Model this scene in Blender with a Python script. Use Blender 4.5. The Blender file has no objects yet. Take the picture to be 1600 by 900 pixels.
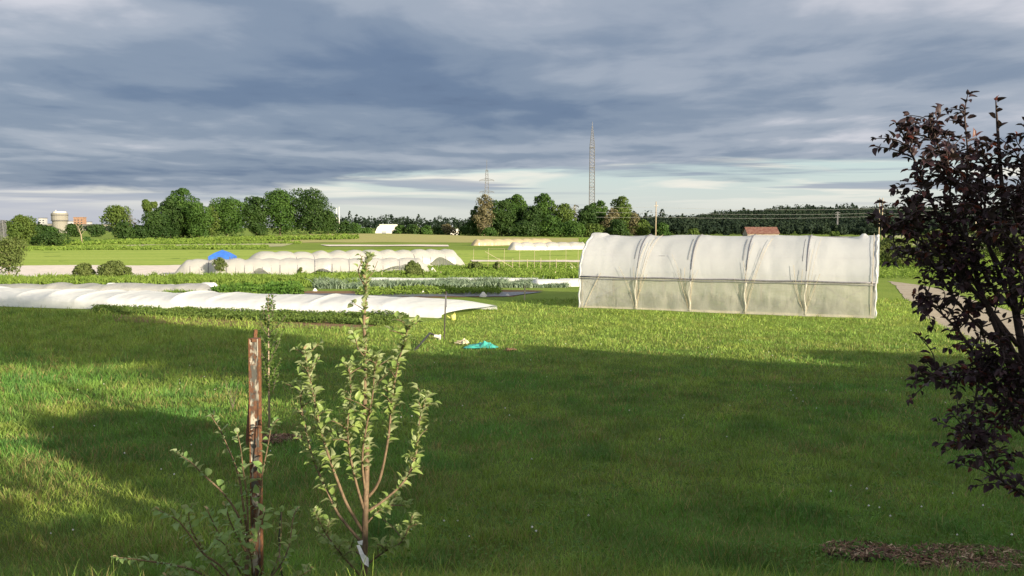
import bpy, math, random
import numpy as np
from mathutils import Vector, Matrix
scene = bpy.context.scene
COL = scene.collection
R = math.radians

# ------------------------------------------------------------------ camera
CAMZ = 5.2
F = 800 / math.tan(R(30))                  # focal length in photograph pixels
PITCH = math.atan((450 - 355) / F)
cam_data = bpy.data.cameras.new('camera')
cam_data.sensor_width = 36
cam_data.lens = 36 * F / 1600
cam_data.clip_start = 0.05
cam_data.clip_end = 20000
cam = bpy.data.objects.new('camera', cam_data)
COL.objects.link(cam)
cam.location = (0, 0, CAMZ)
cam.rotation_euler = (R(90) - PITCH, 0, 0)
scene.camera = cam

# ------------------------------------------------------------------ light
SUN_ELEV, SUN_AZ = R(13.5), R(43)           # azimuth: to the right of straight behind the camera
SUN = Vector((math.sin(SUN_AZ) * math.cos(SUN_ELEV), -math.cos(SUN_AZ) * math.cos(SUN_ELEV), math.sin(SUN_ELEV)))
sun_data = bpy.data.lights.new('sun', 'SUN')
sun_data.energy = 4.2
sun_data.angle = R(0.5)
sun_data.color = (1.0, 0.85, 0.62)
sun = bpy.data.objects.new('sun', sun_data)
COL.objects.link(sun)
sun.rotation_euler = SUN.to_track_quat('Z', 'Y').to_euler()
scene.view_settings.view_transform = 'Standard'
scene.view_settings.look = 'None'
scene.view_settings.gamma = 1
EXPOSURE = 1.5
scene.view_settings.exposure = EXPOSURE


class NT:
    """small node-tree writer"""
    def __init__(s, tree):
        s.t = tree
        tree.nodes.clear()

    def n(s, kind, **kw):
        nd = s.t.nodes.new(kind)
        for k, v in kw.items():
            setattr(nd, k, v)
        return nd

    def set(s, sock, v):
        if isinstance(v, bpy.types.NodeSocket):
            s.t.links.new(v, sock)
        elif v is not None:
            if sock.type == 'RGBA' and len(v) == 3:
                v = (*v, 1)
            sock.default_value = v

    def m(s, op, a, b=None, c=None, clamp=False):
        nd = s.n('ShaderNodeMath', operation=op, use_clamp=clamp)
        for i, v in enumerate((a, b, c)):
            if v is not None:
                s.set(nd.inputs[i], v)
        return nd.outputs[0]

    def sm(s, x, lo, hi, a=0.0, b=1.0):
        nd = s.n('ShaderNodeMapRange', interpolation_type='SMOOTHSTEP')
        s.set(nd.inputs[0], x)
        for i, v in enumerate((lo, hi, a, b)):
            s.set(nd.inputs[i + 1], v)
        return nd.outputs[0]

    def mix(s, f, a, b, blend='MIX'):
        nd = s.n('ShaderNodeMix', data_type='RGBA', blend_type=blend)
        s.set(nd.inputs[0], f)
        s.set(nd.inputs[6], a)
        s.set(nd.inputs[7], b)
        return nd.outputs[2]

    def noise(s, vec, scale, detail=3, rough=0.5, dist=0.0, col=False):
        nd = s.n('ShaderNodeTexNoise')
        if vec is not None:
            s.set(nd.inputs['Vector'], vec)
        nd.inputs['Scale'].default_value = scale
        nd.inputs['Detail'].default_value = detail
        nd.inputs['Roughness'].default_value = rough
        nd.inputs['Distortion'].default_value = dist
        return nd.outputs[1 if col else 0]

    def comb(s, x, y, z):
        nd = s.n('ShaderNodeCombineXYZ')
        for i, v in enumerate((x, y, z)):
            s.set(nd.inputs[i], v)
        return nd.outputs[0]

    def map(s, vec, scale=(1, 1, 1), rot=(0, 0, 0), loc=(0, 0, 0)):
        nd = s.n('ShaderNodeMapping')
        s.set(nd.inputs[0], vec)
        nd.inputs[1].default_value = loc
        nd.inputs[2].default_value = rot
        nd.inputs[3].default_value = scale
        return nd.outputs[0]


# ------------------------------------------------------------------ world
world = bpy.data.worlds.new('World')
scene.world = world
world.use_nodes = True
W = NT(world.node_tree)
sky = W.n('ShaderNodeTexSky', sky_type='NISHITA')
sky.sun_disc = False
sky.sun_elevation = SUN_ELEV
sky.sun_rotation = math.pi - SUN_AZ
sky.air_density = 1.0
sky.dust_density = 1.5
EX = 2 ** EXPOSURE


def srgb(r, g, b, k=1.0):
    def f(c):
        c /= 255
        return (c / 12.92 if c <= 0.04045 else ((c + 0.055) / 1.055) ** 2.4) * k
    return (f(r), f(g), f(b))


tc = W.n('ShaderNodeTexCoord')
sep = W.n('ShaderNodeSeparateXYZ')
W.set(sep.inputs[0], tc.outputs['Generated'])
dx, dy, dz = sep.outputs
az = W.m('ARCTAN2', dx, W.m('ABSOLUTE', dy))
zz = W.m('MAXIMUM', dz, 0.0)
zd = W.m('ADD', zz, 0.045)
u = W.m('DIVIDE', dx, zd)
v = W.m('DIVIDE', dy, zd)
uv = W.comb(u, v, 0.0)
warp = W.noise(W.map(uv, (0.5, 0.5, 1)), 1.0, 2, 0.5, col=True)
wv = W.n('ShaderNodeVectorMath', operation='MULTIPLY_ADD')
W.set(wv.inputs[0], warp)
wv.inputs[1].default_value = (0.9, 0.9, 0)
W.set(wv.inputs[2], uv)
uvw = wv.outputs[0]
n_big = W.noise(W.map(uvw, (0.30, 0.36, 1), (0, 0, R(16)), (3.1, 1.7, 0)), 1.0, 3, 0.5)
n_mid = W.noise(W.map(uvw, (0.75, 0.78, 1), (0, 0, R(14)), (7.3, 2.2, 0)), 1.0, 6, 0.55)
n_fine = W.noise(W.map(uvw, (3.2, 1.7, 1), (0, 0, R(10)), (1.3, 9.2, 0)), 1.0, 4, 0.5)
shade = W.m('ADD', W.m('MULTIPLY', n_big, 0.62), W.m('ADD', W.m('MULTIPLY', n_mid, 0.36), W.m('MULTIPLY', n_fine, 0.14)))
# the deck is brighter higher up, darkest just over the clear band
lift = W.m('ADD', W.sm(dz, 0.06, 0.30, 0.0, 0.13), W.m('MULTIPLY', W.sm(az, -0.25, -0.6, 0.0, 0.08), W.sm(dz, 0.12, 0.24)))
shade = W.m('ADD', W.m('ADD', shade, lift), W.sm(dz, 0.28, 0.7, 0.0, 0.36))  # sky above the view brightened further as fill for the shade
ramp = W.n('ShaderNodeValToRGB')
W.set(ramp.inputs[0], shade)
cr = ramp.color_ramp
cr.interpolation = 'EASE'
stops = [(0.36, srgb(84, 102, 134)), (0.47, srgb(105, 124, 153)), (0.56, srgb(131, 146, 168)), (0.64, srgb(160, 170, 186)), (0.74, srgb(208, 209, 218)), (0.9, srgb(234, 234, 238))]
cr.elements[0].position, cr.elements[0].color = stops[0][0], (*stops[0][1], 1)
cr.elements[1].position, cr.elements[1].color = stops[-1][0], (*stops[-1][1], 1)
for p, c in stops[1:-1]:
    e = cr.elements.new(p)
    e.color = (*c, 1)
cloud_col = ramp.outputs[0]
# high bright haze under the deck near the horizon: pale aqua to cream
low = W.mix(W.sm(dz, 0.0, 0.09), srgb(216, 219, 212), srgb(198, 220, 220))
lav = W.sm(az, -0.48, -0.16, 0.9, 0.0)
low = W.mix(lav, low, srgb(186, 190, 204))
streak_n = W.noise(W.map(W.comb(az, W.m('MULTIPLY', dz, 9.0), 0.0), (3.0, 5.5, 1), (0, 0, R(2)), (0.4, 2.0, 0)), 1.0, 5, 0.55, 0.6)
cream = W.sm(streak_n, 0.47, 0.60)
low = W.mix(W.m('MULTIPLY', cream, W.sm(dz, 0.004, 0.05)), low, srgb(240, 238, 228))
grey_n = W.noise(W.map(W.comb(az, W.m('MULTIPLY', dz, 9.0), 0.0), (2.6, 8.5, 1), (0, 0, R(-2)), (5.7, 3.3, 0)), 1.0, 5, 0.5, 0.4)
grey = W.sm(grey_n, 0.52, 0.62)
low = W.mix(W.m('MULTIPLY', W.m('MULTIPLY', grey, 0.75), W.sm(dz, 0.012, 0.045)), low, srgb(146, 158, 180))
# lower edge of the deck
edge_n = W.noise(W.map(W.comb(az, W.m('MULTIPLY', dz, 7.0), 0.0), (3.2, 4.0, 1), (0, 0, R(3)), (2.2, 0.3, 0)), 1.0, 7, 0.6, 0.5)
edge = W.m('ADD', W.sm(az, -0.35, -0.02, 0.038, 0.060), W.m('MULTIPLY', W.m('SUBTRACT', edge_n, 0.5), 0.07))
dd = W.m('SUBTRACT', dz, edge)
deck = W.sm(dd, -0.004, 0.010)
ex_inv = 1.0 / EX
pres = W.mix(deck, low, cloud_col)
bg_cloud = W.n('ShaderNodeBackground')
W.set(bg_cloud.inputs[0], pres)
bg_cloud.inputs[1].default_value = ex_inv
bg_sky = W.n('ShaderNodeBackground')
W.set(bg_sky.inputs[0], sky.outputs[0])
bg_sky.inputs[1].default_value = 0.10
# the deck opens behind the viewer, where the low sun shines in under it
back = W.sm(dy, -0.85, -0.1, 0.45, 0.97)
mixs = W.n('ShaderNodeMixShader')
W.set(mixs.inputs[0], back)
W.t.links.new(bg_sky.outputs[0], mixs.inputs[1])
W.t.links.new(bg_cloud.outputs[0], mixs.inputs[2])
wo = W.n('ShaderNodeOutputWorld')
W.t.links.new(mixs.outputs[0], wo.inputs[0])

# ------------------------------------------------------------------ terrain height and layout helpers


def sstep(x, a, b):
    t = np.clip((np.asarray(x, float) - a) / (b - a), 0, 1)
    return t * t * (3 - 2 * t)


def gh(x, y):
    x = np.asarray(x, float)
    y = np.asarray(y, float)
    s = np.clip((y - 7) / 41, 0, 1)
    h = 2.36 * (1 - s) ** 1.6
    near = np.minimum(CAMZ - 0.407 * y, 3.62)
    h = np.where(y < 7, near, h)
    # gentle swell of the fields beyond, a mound under the left clump
    h = h + 2.5 * np.exp(-(((x + 62) / 60) ** 2 + ((y - 345) / 75) ** 2))
    h = h + sstep(y, 90, 600) * 0.6
    # wooded slope to the right, low rise to the middle
    h = h + 15 * sstep(y, 560, 1050) * sstep(x, 60, 330)
    h = h + 4 * sstep(y, 600, 1100) * sstep(-x, -200, 100) * sstep(x, -420, -180)
    h = h + 0.05 * np.sin(x * 0.31 + y * 0.17) * np.sin(y * 0.23 - x * 0.11) * sstep(y, 9, 20)
    return h


CP, SP = math.cos(PITCH), math.sin(PITCH)


def ray(px, py):
    """direction of a photograph pixel with y component 1"""
    a = (px - 800) / F
    b = (450 - py) / F
    d = Vector((a, CP + b * SP, -SP + b * CP))
    return d / d.y


def at(px, py, Y):
    d = ray(px, py)
    return Vector((d.x * Y, Y, CAMZ + d.z * Y))


def gp(px, py):
    """ground point seen at a pixel"""
    d = ray(px, py)
    lo = 6.9
    Y = lo
    step = 1.012
    while Y < 3000:
        z = CAMZ + d.z * Y
        if z <= float(gh(d.x * Y, Y)):
            break
        lo = Y
        Y *= step
    for _ in range(18):
        mid = (lo + Y) / 2
        if CAMZ + d.z * mid <= float(gh(d.x * mid, mid)):
            Y = mid
        else:
            lo = mid
    return Vector((d.x * Y, Y, float(gh(d.x * Y, Y))))


def gx(px, Y):
    """ground point at depth Y under a pixel column"""
    x = (px - 800) / F * Y / CP
    return Vector((x, Y, float(gh(x, Y))))


# ------------------------------------------------------------------ value noise in numpy
_VT = {}


def vnoise(x, y, seed=0):
    T = _VT.get(seed)
    if T is None:
        T = _VT[seed] = np.random.RandomState(seed).rand(256, 256)
    if np.ndim(x) == 0 or np.ndim(y) == 0:
        x, y = float(x), float(y)
        xi, yi = math.floor(x), math.floor(y)
        fx, fy = x - xi, y - yi
        fx, fy = fx * fx * (3 - 2 * fx), fy * fy * (3 - 2 * fy)
        xi, yi, xj, yj = xi % 256, yi % 256, (xi + 1) % 256, (yi + 1) % 256
        return (T[xi, yi] * (1 - fx) + T[xj, yi] * fx) * (1 - fy) + (T[xi, yj] * (1 - fx) + T[xj, yj] * fx) * fy
    xi = np.floor(x).astype(int)
    yi = np.floor(y).astype(int)
    fx = x - xi
    fy = y - yi
    fx = fx * fx * (3 - 2 * fx)
    fy = fy * fy * (3 - 2 * fy)
    a = T[xi % 256, yi % 256]
    b = T[(xi + 1) % 256, yi % 256]
    c = T[xi % 256, (yi + 1) % 256]
    d = T[(xi + 1) % 256, (yi + 1) % 256]
    return (a * (1 - fx) + b * fx) * (1 - fy) + (c * (1 - fx) + d * fx) * fy


# ------------------------------------------------------------------ object helpers
def tag(o, label=None, cat=None, group=None, kind=None):
    if label:
        o['label'] = label
    if cat:
        o['category'] = cat
    if group:
        o['group'] = group
    if kind:
        o['kind'] = kind
    return o


def empty(name, loc, label, cat, group=None):
    o = bpy.data.objects.new(name, None)
    o.empty_display_size = 0.2
    COL.objects.link(o)
    o.location = loc
    return tag(o, label, cat, group)


def link(name, me, mat, parent=None):
    """mesh data is in world space; parented parts are shifted to the parent's frame"""
    o = bpy.data.objects.new(name, me)
    COL.objects.link(o)
    if mat is not None and not me.materials:
        me.materials.append(mat)
    if parent is not None:
        o.parent = parent
        top = parent
        off = Vector((0, 0, 0))
        while top is not None:
            off += top.location
            top = top.parent
        if me.users < 2:
            me.transform(Matrix.Translation(-off))
    return o


def fastmesh(name, V, faces, col=None, smooth=False):
    """faces: list of int arrays (n,k)"""
    me = bpy.data.meshes.new(name)
    V = np.asarray(V, np.float32)
    me.vertices.add(len(V))
    me.vertices.foreach_set('co', V.ravel())
    faces = [np.asarray(f, np.int32) for f in faces if len(f)]
    nl = sum(f.size for f in faces)
    npoly = sum(len(f) for f in faces)
    me.loops.add(nl)
    me.polygons.add(npoly)
    me.loops.foreach_set('vertex_index', np.concatenate([f.ravel() for f in faces]))
    tot = np.concatenate([np.full(len(f), f.shape[1], np.int32) for f in faces])
    start = np.concatenate([[0], np.cumsum(tot)[:-1]]).astype(np.int32)
    me.polygons.foreach_set('loop_start', start)
    me.polygons.foreach_set('loop_total', tot)
    me.polygons.foreach_set('use_smooth', np.full(npoly, bool(smooth)))
    if col is not None:
        a = me.color_attributes.new('Col', 'FLOAT_COLOR', 'POINT')
        c = np.ones((len(V), 4), np.float32)
        c[:, :3] = col
        a.data.foreach_set('color', c.ravel())
    me.update(calc_edges=True)
    me.validate()
    return me


class MB:
    def __init__(s):
        s.V = []
        s.F = {}
        s.n = 0

    def add(s, V, F):
        V = np.asarray(V, float)
        for f in F:
            s.F.setdefault(len(f), []).append([i + s.n for i in f])
        s.V.append(V)
        s.n += len(V)
        return s

    def box(s, c, size, rz=0.0):
        a, b, h = size[0] / 2, size[1] / 2, size[2] / 2
        P = np.array([(x, y, z) for z in (-h, h) for x, y in ((-a, -b), (a, -b), (a, b), (-a, b))])
        ca, sa = math.cos(rz), math.sin(rz)
        Q = P.copy()
        Q[:, 0] = P[:, 0] * ca - P[:, 1] * sa + c[0]
        Q[:, 1] = P[:, 0] * sa + P[:, 1] * ca + c[1]
        Q[:, 2] = P[:, 2] + c[2]
        return s.add(Q, [(3, 2, 1, 0), (4, 5, 6, 7), (0, 1, 5, 4), (1, 2, 6, 5), (2, 3, 7, 6), (3, 0, 4, 7)])

    def tube(s, pts, rad, k=6, cap=True):
        pts = [Vector(p) for p in pts]
        n = len(pts)
        if not hasattr(rad, '__len__'):
            rad = [rad] * n
        ref = Vector((0.31, 0.17, 0.93)).normalized()
        V = []
        for i, p in enumerate(pts):
            t = (pts[min(i + 1, n - 1)] - pts[max(i - 1, 0)])
            if t.length < 1e-9:
                t = Vector((0, 0, 1))
            t.normalize()
            if abs(t.dot(ref)) > 0.97:
                a = t.cross(Vector((1, 0, 0)))
            else:
                a = t.cross(ref)
            a.normalize()
            b = t.cross(a)
            for j in range(k):
                w = 2 * math.pi * j / k
                V.append(p + (a * math.cos(w) + b * math.sin(w)) * rad[i])
        Fs = []
        for i in range(n - 1):
            for j in range(k):
                Fs.append((i * k + j, i * k + (j + 1) % k, (i + 1) * k + (j + 1) % k, (i + 1) * k + j))
        if cap:
            Fs.append(tuple(range(k))[::-1])
            Fs.append(tuple((n - 1) * k + j for j in range(k)))
        return s.add([tuple(v) for v in V], Fs)

    def grid(s, P):
        """P: (a,b,3) array"""
        a, b, _ = P.shape
        Fs = []
        for i in range(a - 1):
            for j in range(b - 1):
                Fs.append((i * b + j, i * b + j + 1, (i + 1) * b + j + 1, (i + 1) * b + j))
        return s.add(P.reshape(-1, 3), Fs)

    def build(s, name, mat, parent=None, smooth=False, col=None):
        V = np.concatenate(s.V)
        me = fastmesh(name, V, [np.array(f) for f in s.F.values()], col, smooth)
        return link(name, me, mat, parent)


# ------------------------------------------------------------------ materials
def material(name):
    m = bpy.data.materials.new(name)
    m.use_nodes = True
    return m, NT(m.node_tree)


def out(T, sh, disp=None):
    o = T.n('ShaderNodeOutputMaterial')
    T.t.links.new(sh, o.inputs[0])


def bsdf(T, col, rough=0.8, metal=0.0, bump=None, bstr=0.3, bdist=0.02, spec=0.3):
    b = T.n('ShaderNodeBsdfPrincipled')
    T.set(b.inputs['Base Color'], col)
    T.set(b.inputs['Roughness'], rough)
    T.set(b.inputs['Metallic'], metal)
    T.set(b.inputs['Specular IOR Level'], spec)
    if bump is not None:
        bn = T.n('ShaderNodeBump')
        bn.inputs['Strength'].default_value = bstr
        bn.inputs['Distance'].default_value = bdist
        T.set(bn.inputs['Height'], bump)
        T.t.links.new(bn.outputs[0], b.inputs['Normal'])
    return b.outputs[0]


def objco(T):
    return T.n('ShaderNodeTexCoord').outputs['Object']


def geoco(T):
    return T.n('ShaderNodeNewGeometry').outputs['Position']


def simple(name, c1, c2=None, scale=5.0, rough=0.8, metal=0.0, bstr=0.25, bdist=0.01, spec=0.3, sc=(1, 1, 1), detail=5):
    m, T = material(name)
    c2 = c2 or tuple(x * 0.7 for x in c1)
    co = T.map(geoco(T), sc)
    nz = T.noise(co, scale, detail, 0.6)
    col = T.mix(T.sm(nz, 0.35, 0.65), c1, c2)
    out(T, bsdf(T, col, rough, metal, nz, bstr, bdist, spec))
    return m


def leafmat(name, c1, c2, trans=0.35, rough=0.5, spec=0.4, vcol=False, back=None, scale=0.6):
    """foliage: diffuse and translucent, colour varying from clump to clump"""
    m, T = material(name)
    if vcol:
        at_ = T.n('ShaderNodeAttribute', attribute_name='Col')
        col = at_.outputs[0]
    else:
        nz = T.noise(geoco(T), scale, 3, 0.6)
        ri = T.n('ShaderNodeNewGeometry').outputs['Random Per Island']
        f = T.m('ADD', T.m('MULTIPLY', T.sm(nz, 0.35, 0.65), 0.55), T.m('MULTIPLY', ri, 0.45))
        col = T.mix(f, c1, c2)
    if back is not None:
        bf = T.n('ShaderNodeNewGeometry').outputs['Backfacing']
        col = T.mix(bf, col, back)
    b = bsdf(T, col, rough, spec=spec)
    tr = T.n('ShaderNodeBsdfTranslucent')
    T.set(tr.inputs[0], T.mix(1.0, col, (1.0, 1.0, 0.55), 'MULTIPLY'))
    mx = T.n('ShaderNodeMixShader')
    mx.inputs[0].default_value = trans
    T.t.links.new(b, mx.inputs[1])
    T.t.links.new(tr.outputs[0], mx.inputs[2])
    out(T, mx.outputs[0])
    return m


def plasticmat(name, alpha, tint=(0.82, 0.80, 0.74), wr=1.0, trans=0.45, stain=None, bs=0.45):
    """thin translucent film or fabric with wrinkles"""
    m, T = material(name)
    co = geoco(T)
    w1 = T.noise(T.map(co, (1.0, 1.0, 0.35)), 2.2 * wr, 5, 0.6, 0.8)
    w2 = T.noise(T.map(co, (0.6, 0.6, 2.0)), 5 * wr, 4, 0.6, 0.5)
    h = T.m('ADD', w1, T.m('MULTIPLY', w2, 0.4))
    bn = T.n('ShaderNodeBump')
    bn.inputs['Strength'].default_value = bs
    bn.inputs['Distance'].default_value = 0.08
    T.set(bn.inputs['Height'], h)
    col = T.mix(T.sm(w1, 0.4, 0.7), tint, tuple(c * 0.90 for c in tint))
    if stain:
        col = T.mix(T.m('MULTIPLY', T.sm(T.noise(co, 0.7, 5, 0.7), 0.45, 0.75), 0.5), col, stain)
    d = T.n('ShaderNodeBsdfDiffuse')
    T.set(d.inputs[0], col)
    t = T.n('ShaderNodeBsdfTranslucent')
    T.set(t.inputs[0], col)
    T.t.links.new(bn.outputs[0], d.inputs['Normal'])
    T.t.links.new(bn.outputs[0], t.inputs['Normal'])
    a = T.n('ShaderNodeMixShader')
    a.inputs[0].default_value = trans
    T.t.links.new(d.outputs[0], a.inputs[1])
    T.t.links.new(t.outputs[0], a.inputs[2])
    g = T.n('ShaderNodeBsdfGlossy')
    g.inputs['Roughness'].default_value = 0.35
    T.set(g.inputs[0], (1, 1, 1))
    T.t.links.new(bn.outputs[0], g.inputs['Normal'])
    b = T.n('ShaderNodeMixShader')
    b.inputs[0].default_value = 0.04
    T.t.links.new(a.outputs[0], b.inputs[1])
    T.t.links.new(g.outputs[0], b.inputs[2])
    tp = T.n('ShaderNodeBsdfTransparent')
    c = T.n('ShaderNodeMixShader')
    al = T.m('MULTIPLY', T.sm(w1, 0.3, 0.75, 1.25, 0.6), alpha)
    T.set(c.inputs[0], al)
    T.t.links.new(b.outputs[0], c.inputs[1])
    T.t.links.new(tp.outputs[0], c.inputs[2])
    out(T, c.outputs[0])
    return m


M = {}
# lawn: broad patches, clumps and a fine grain that holds at grazing angles
m, T = material('lawn')
co = geoco(T)
n1 = T.noise(co, 0.09, 4, 0.55)
n2 = T.noise(co, 0.9, 5, 0.65)
n3 = T.noise(co, 9, 5, 0.7)
col = T.mix(T.sm(n1, 0.35, 0.65), (0.155, 0.225, 0.040), (0.210, 0.275, 0.056))
col = T.mix(T.m('MULTIPLY', T.sm(n2, 0.45, 0.75), 0.55), col, (0.19, 0.21, 0.045))
col = T.mix(T.m('MULTIPLY', T.sm(n3, 0.3, 0.7), 0.5), col, (0.055, 0.11, 0.02))
sp = T.n('ShaderNodeSeparateXYZ')
T.set(sp.inputs[0], co)
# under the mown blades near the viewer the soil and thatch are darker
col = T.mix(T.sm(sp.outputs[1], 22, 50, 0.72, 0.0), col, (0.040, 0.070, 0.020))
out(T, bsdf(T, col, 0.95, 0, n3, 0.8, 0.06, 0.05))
M['lawn'] = m


def fieldmat(name, c1, c2, c3, rows=0.0, ang=0.0, f1=0.05, f2=1.2):
    m, T = material(name)
    co = geoco(T)
    a = T.noise(T.map(co, (0.35, 2.5, 1)), f1, 6, 0.65)
    b = T.noise(co, f2, 5, 0.7)
    col = T.mix(T.sm(a, 0.35, 0.65), c1, c2)
    col = T.mix(T.m('MULTIPLY', T.sm(b, 0.4, 0.7), 0.6), col, c3)
    if rows:
        w = T.n('ShaderNodeTexWave', wave_type='BANDS', bands_direction='Y')
        T.set(w.inputs[0], T.map(co, (1, 1, 1), (0, 0, ang)))
        w.inputs['Scale'].default_value = rows
        w.inputs['Distortion'].default_value = 0.6
        col = T.mix(T.m('MULTIPLY', w.outputs[1], 0.4), col, c3)
    out(T, bsdf(T, col, 0.95, 0, b, 0.5, 0.05, 0.05))
    M[name] = m
    return m


fieldmat('mown_field', (0.26, 0.34, 0.065), (0.33, 0.39, 0.09), (0.16, 0.25, 0.045), 0.05, 0.03)
fieldmat('crop_field', (0.22, 0.31, 0.05), (0.28, 0.34, 0.07), (0.14, 0.21, 0.03), 0.12, 0.02)
fieldmat('tilled_field', (0.33, 0.28, 0.14), (0.30, 0.30, 0.12), (0.22, 0.25, 0.08), 0.10, 0.02)
fieldmat('dry_field', (0.40, 0.38, 0.26), (0.30, 0.32, 0.16), (0.22, 0.25, 0.10), 0.2, 0.0)
fieldmat('brown_soil', (0.17, 0.105, 0.060), (0.22, 0.15, 0.09), (0.10, 0.065, 0.04), 0, 0, 0.4, 5)
fieldmat('gravel', (0.30, 0.26, 0.20), (0.36, 0.32, 0.26), (0.22, 0.19, 0.14), 0, 0, 0.3, 3)
M['foil'] = simple('black_mulch_film', (0.035, 0.037, 0.045), (0.09, 0.09, 0.10), 3.0, 0.35, 0, 0.6, 0.05, 0.5)
M['groundcloth'] = simple('white_ground_cover', (0.62, 0.56, 0.50), (0.52, 0.47, 0.42), 0.8, 0.8, 0, 0.3, 0.05)
M['fabric'] = plasticmat('row_cover_fabric', 0.04, (0.76, 0.78, 0.79), 1.0, 0.35)
M['net'] = plasticmat('tunnel_net', 0.20, (0.50, 0.50, 0.50), 1.0, 0.40)
M['strawcloth'] = plasticmat('cream_cloth', 0.05, (0.42, 0.36, 0.24), 1.0, 0.35)
M['film_roof'] = plasticmat('greenhouse_roof_film', 0.15, (0.64, 0.66, 0.69), 0.5, 0.42, None, 0.25)
M['film_wall'] = plasticmat('greenhouse_wall_film', 0.42, (0.62, 0.62, 0.55), 0.9, 0.45)
M['steel'] = simple('galvanised_steel', (0.34, 0.35, 0.37), (0.26, 0.27, 0.30), 6, 0.5, 0.6)
M['darksteel'] = simple('dark_grey_pipe', (0.20, 0.20, 0.22), (0.15, 0.15, 0.17), 6, 0.6, 0.3)  # plain dark grey pipe colour
M['lattice'] = simple('pale_lattice_steel', (0.17, 0.175, 0.19), (0.14, 0.145, 0.16), 1, 0.6, 0.2)
M['rope'] = simple('weathered_rope', (0.42, 0.37, 0.27), (0.34, 0.29, 0.20), 12, 0.9)
M['strap'] = simple('grey_strap', (0.13, 0.13, 0.15), (0.09, 0.09, 0.11), 12, 0.8)
M['board'] = simple('weathered_board', (0.52, 0.46, 0.32), (0.38, 0.33, 0.24), 4, 0.9)
M['stake'] = simple('weathered_stake', (0.45, 0.40, 0.28), (0.32, 0.28, 0.20), 9, 0.9)
M['pole'] = simple('pale_pole_wood', (0.34, 0.29, 0.21), (0.26, 0.21, 0.15), 1, 0.9, sc=(3, 3, 0.4))  # plain pale wood colour
M['wire'] = simple('overhead_wire', (0.25, 0.27, 0.28), (0.2, 0.2, 0.2), 1, 0.6)
M['bark'] = simple('grey_bark', (0.16, 0.13, 0.10), (0.09, 0.075, 0.06), 3, 0.95, sc=(3, 3, 0.6), bstr=0.6, bdist=0.04)
M['palebark'] = simple('pale_bark', (0.34, 0.27, 0.20), (0.24, 0.19, 0.14), 3, 0.95, sc=(3, 3, 0.6))
M['twig'] = simple('apple_bark', (0.17, 0.12, 0.075), (0.10, 0.07, 0.045), 60, 0.7, bstr=0.4, bdist=0.002, sc=(1, 1, 0.5))
M['purpletwig'] = simple('dark_purple_bark', (0.055, 0.035, 0.032), (0.03, 0.022, 0.022), 50, 0.8, bdist=0.003)
M['tree'] = leafmat('broad_foliage', (0.028, 0.070, 0.014), (0.060, 0.120, 0.022), 0.30, 0.6, 0.2, scale=0.12)
M['treedark'] = leafmat('dense_foliage', (0.017, 0.044, 0.011), (0.038, 0.075, 0.015), 0.25, 0.6, 0.2, scale=0.15)
M['treelight'] = leafmat('young_foliage', (0.060, 0.105, 0.022), (0.095, 0.14, 0.030), 0.35, 0.6, 0.2, scale=0.2)
M['treepale'] = leafmat('thin_brownish_foliage', (0.12, 0.105, 0.055), (0.14, 0.135, 0.075), 0.3, 0.7, 0.2, scale=0.2)
M['forest'] = leafmat('forest_foliage', (0.011, 0.022, 0.015), (0.021, 0.035, 0.019), 0.15, 0.7, 0.1, scale=0.03)
M['bush'] = leafmat('bush_foliage', (0.07, 0.105, 0.028), (0.13, 0.165, 0.05), 0.35, 0.6, 0.2, scale=1.0)
M['weed'] = leafmat('field_weeds', (0.10, 0.18, 0.030), (0.20, 0.28, 0.06), 0.35, 0.7, 0.1, scale=0.7)
M['crop'] = leafmat('leafy_crop', (0.055, 0.14, 0.022), (0.11, 0.20, 0.035), 0.35, 0.6, 0.2, scale=1.0)
M['leek'] = leafmat('bluish_crop', (0.14, 0.21, 0.15), (0.22, 0.28, 0.20), 0.3, 0.5, 0.3, scale=1.0)
M['potato'] = leafmat('potato_foliage', (0.06, 0.115, 0.022), (0.12, 0.17, 0.04), 0.3, 0.6, 0.2, scale=1.5)
M['blade'] = leafmat('grass_blades', None, None, 0.35, 0.55, 0.25, vcol=True)
M['appleleaf'] = leafmat('apple_leaf', (0.15, 0.25, 0.06), (0.28, 0.36, 0.11), 0.38, 0.45, 0.4, scale=14, back=(0.34, 0.40, 0.22))
M['shrubleaf'] = leafmat('lower_apple_leaf', (0.12, 0.23, 0.065), (0.24, 0.35, 0.11), 0.38, 0.45, 0.4, scale=9, back=(0.30, 0.36, 0.22))
M['tipleaf'] = leafmat('pinkish_young_leaf', (0.42, 0.34, 0.20), (0.48, 0.36, 0.24), 0.35, 0.5, 0.3, scale=20)
M['columnleaf'] = leafmat('column_apple_leaf', (0.07, 0.13, 0.025), (0.12, 0.19, 0.045), 0.30, 0.5, 0.3, scale=6)
M['purpleleaf'] = leafmat('purple_leaf', (0.022, 0.013, 0.018), (0.050, 0.022, 0.027), 0.18, 0.5, 0.3, scale=5, back=(0.050, 0.034, 0.040))
M['redleaf'] = leafmat('reddish_young_leaf', (0.10, 0.028, 0.026), (0.14, 0.045, 0.035), 0.35, 0.45, 0.4, scale=5)
M['white'] = simple('white_paint', (0.60, 0.58, 0.54), (0.50, 0.49, 0.46), 2, 0.7)
M['tower'] = simple('cream_concrete', (0.20, 0.195, 0.18), (0.18, 0.175, 0.155), 0.1, 0.85)
M['grey'] = simple('grey_wall', (0.33, 0.34, 0.36), (0.26, 0.27, 0.29), 0.2, 0.85)
M['orange'] = simple('orange_brick', (0.26, 0.16, 0.11), (0.22, 0.14, 0.1), 0.2, 0.85)
M['darkroof'] = simple('dark_roof', (0.10, 0.10, 0.11), (0.07, 0.07, 0.08), 0.5, 0.8)
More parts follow.
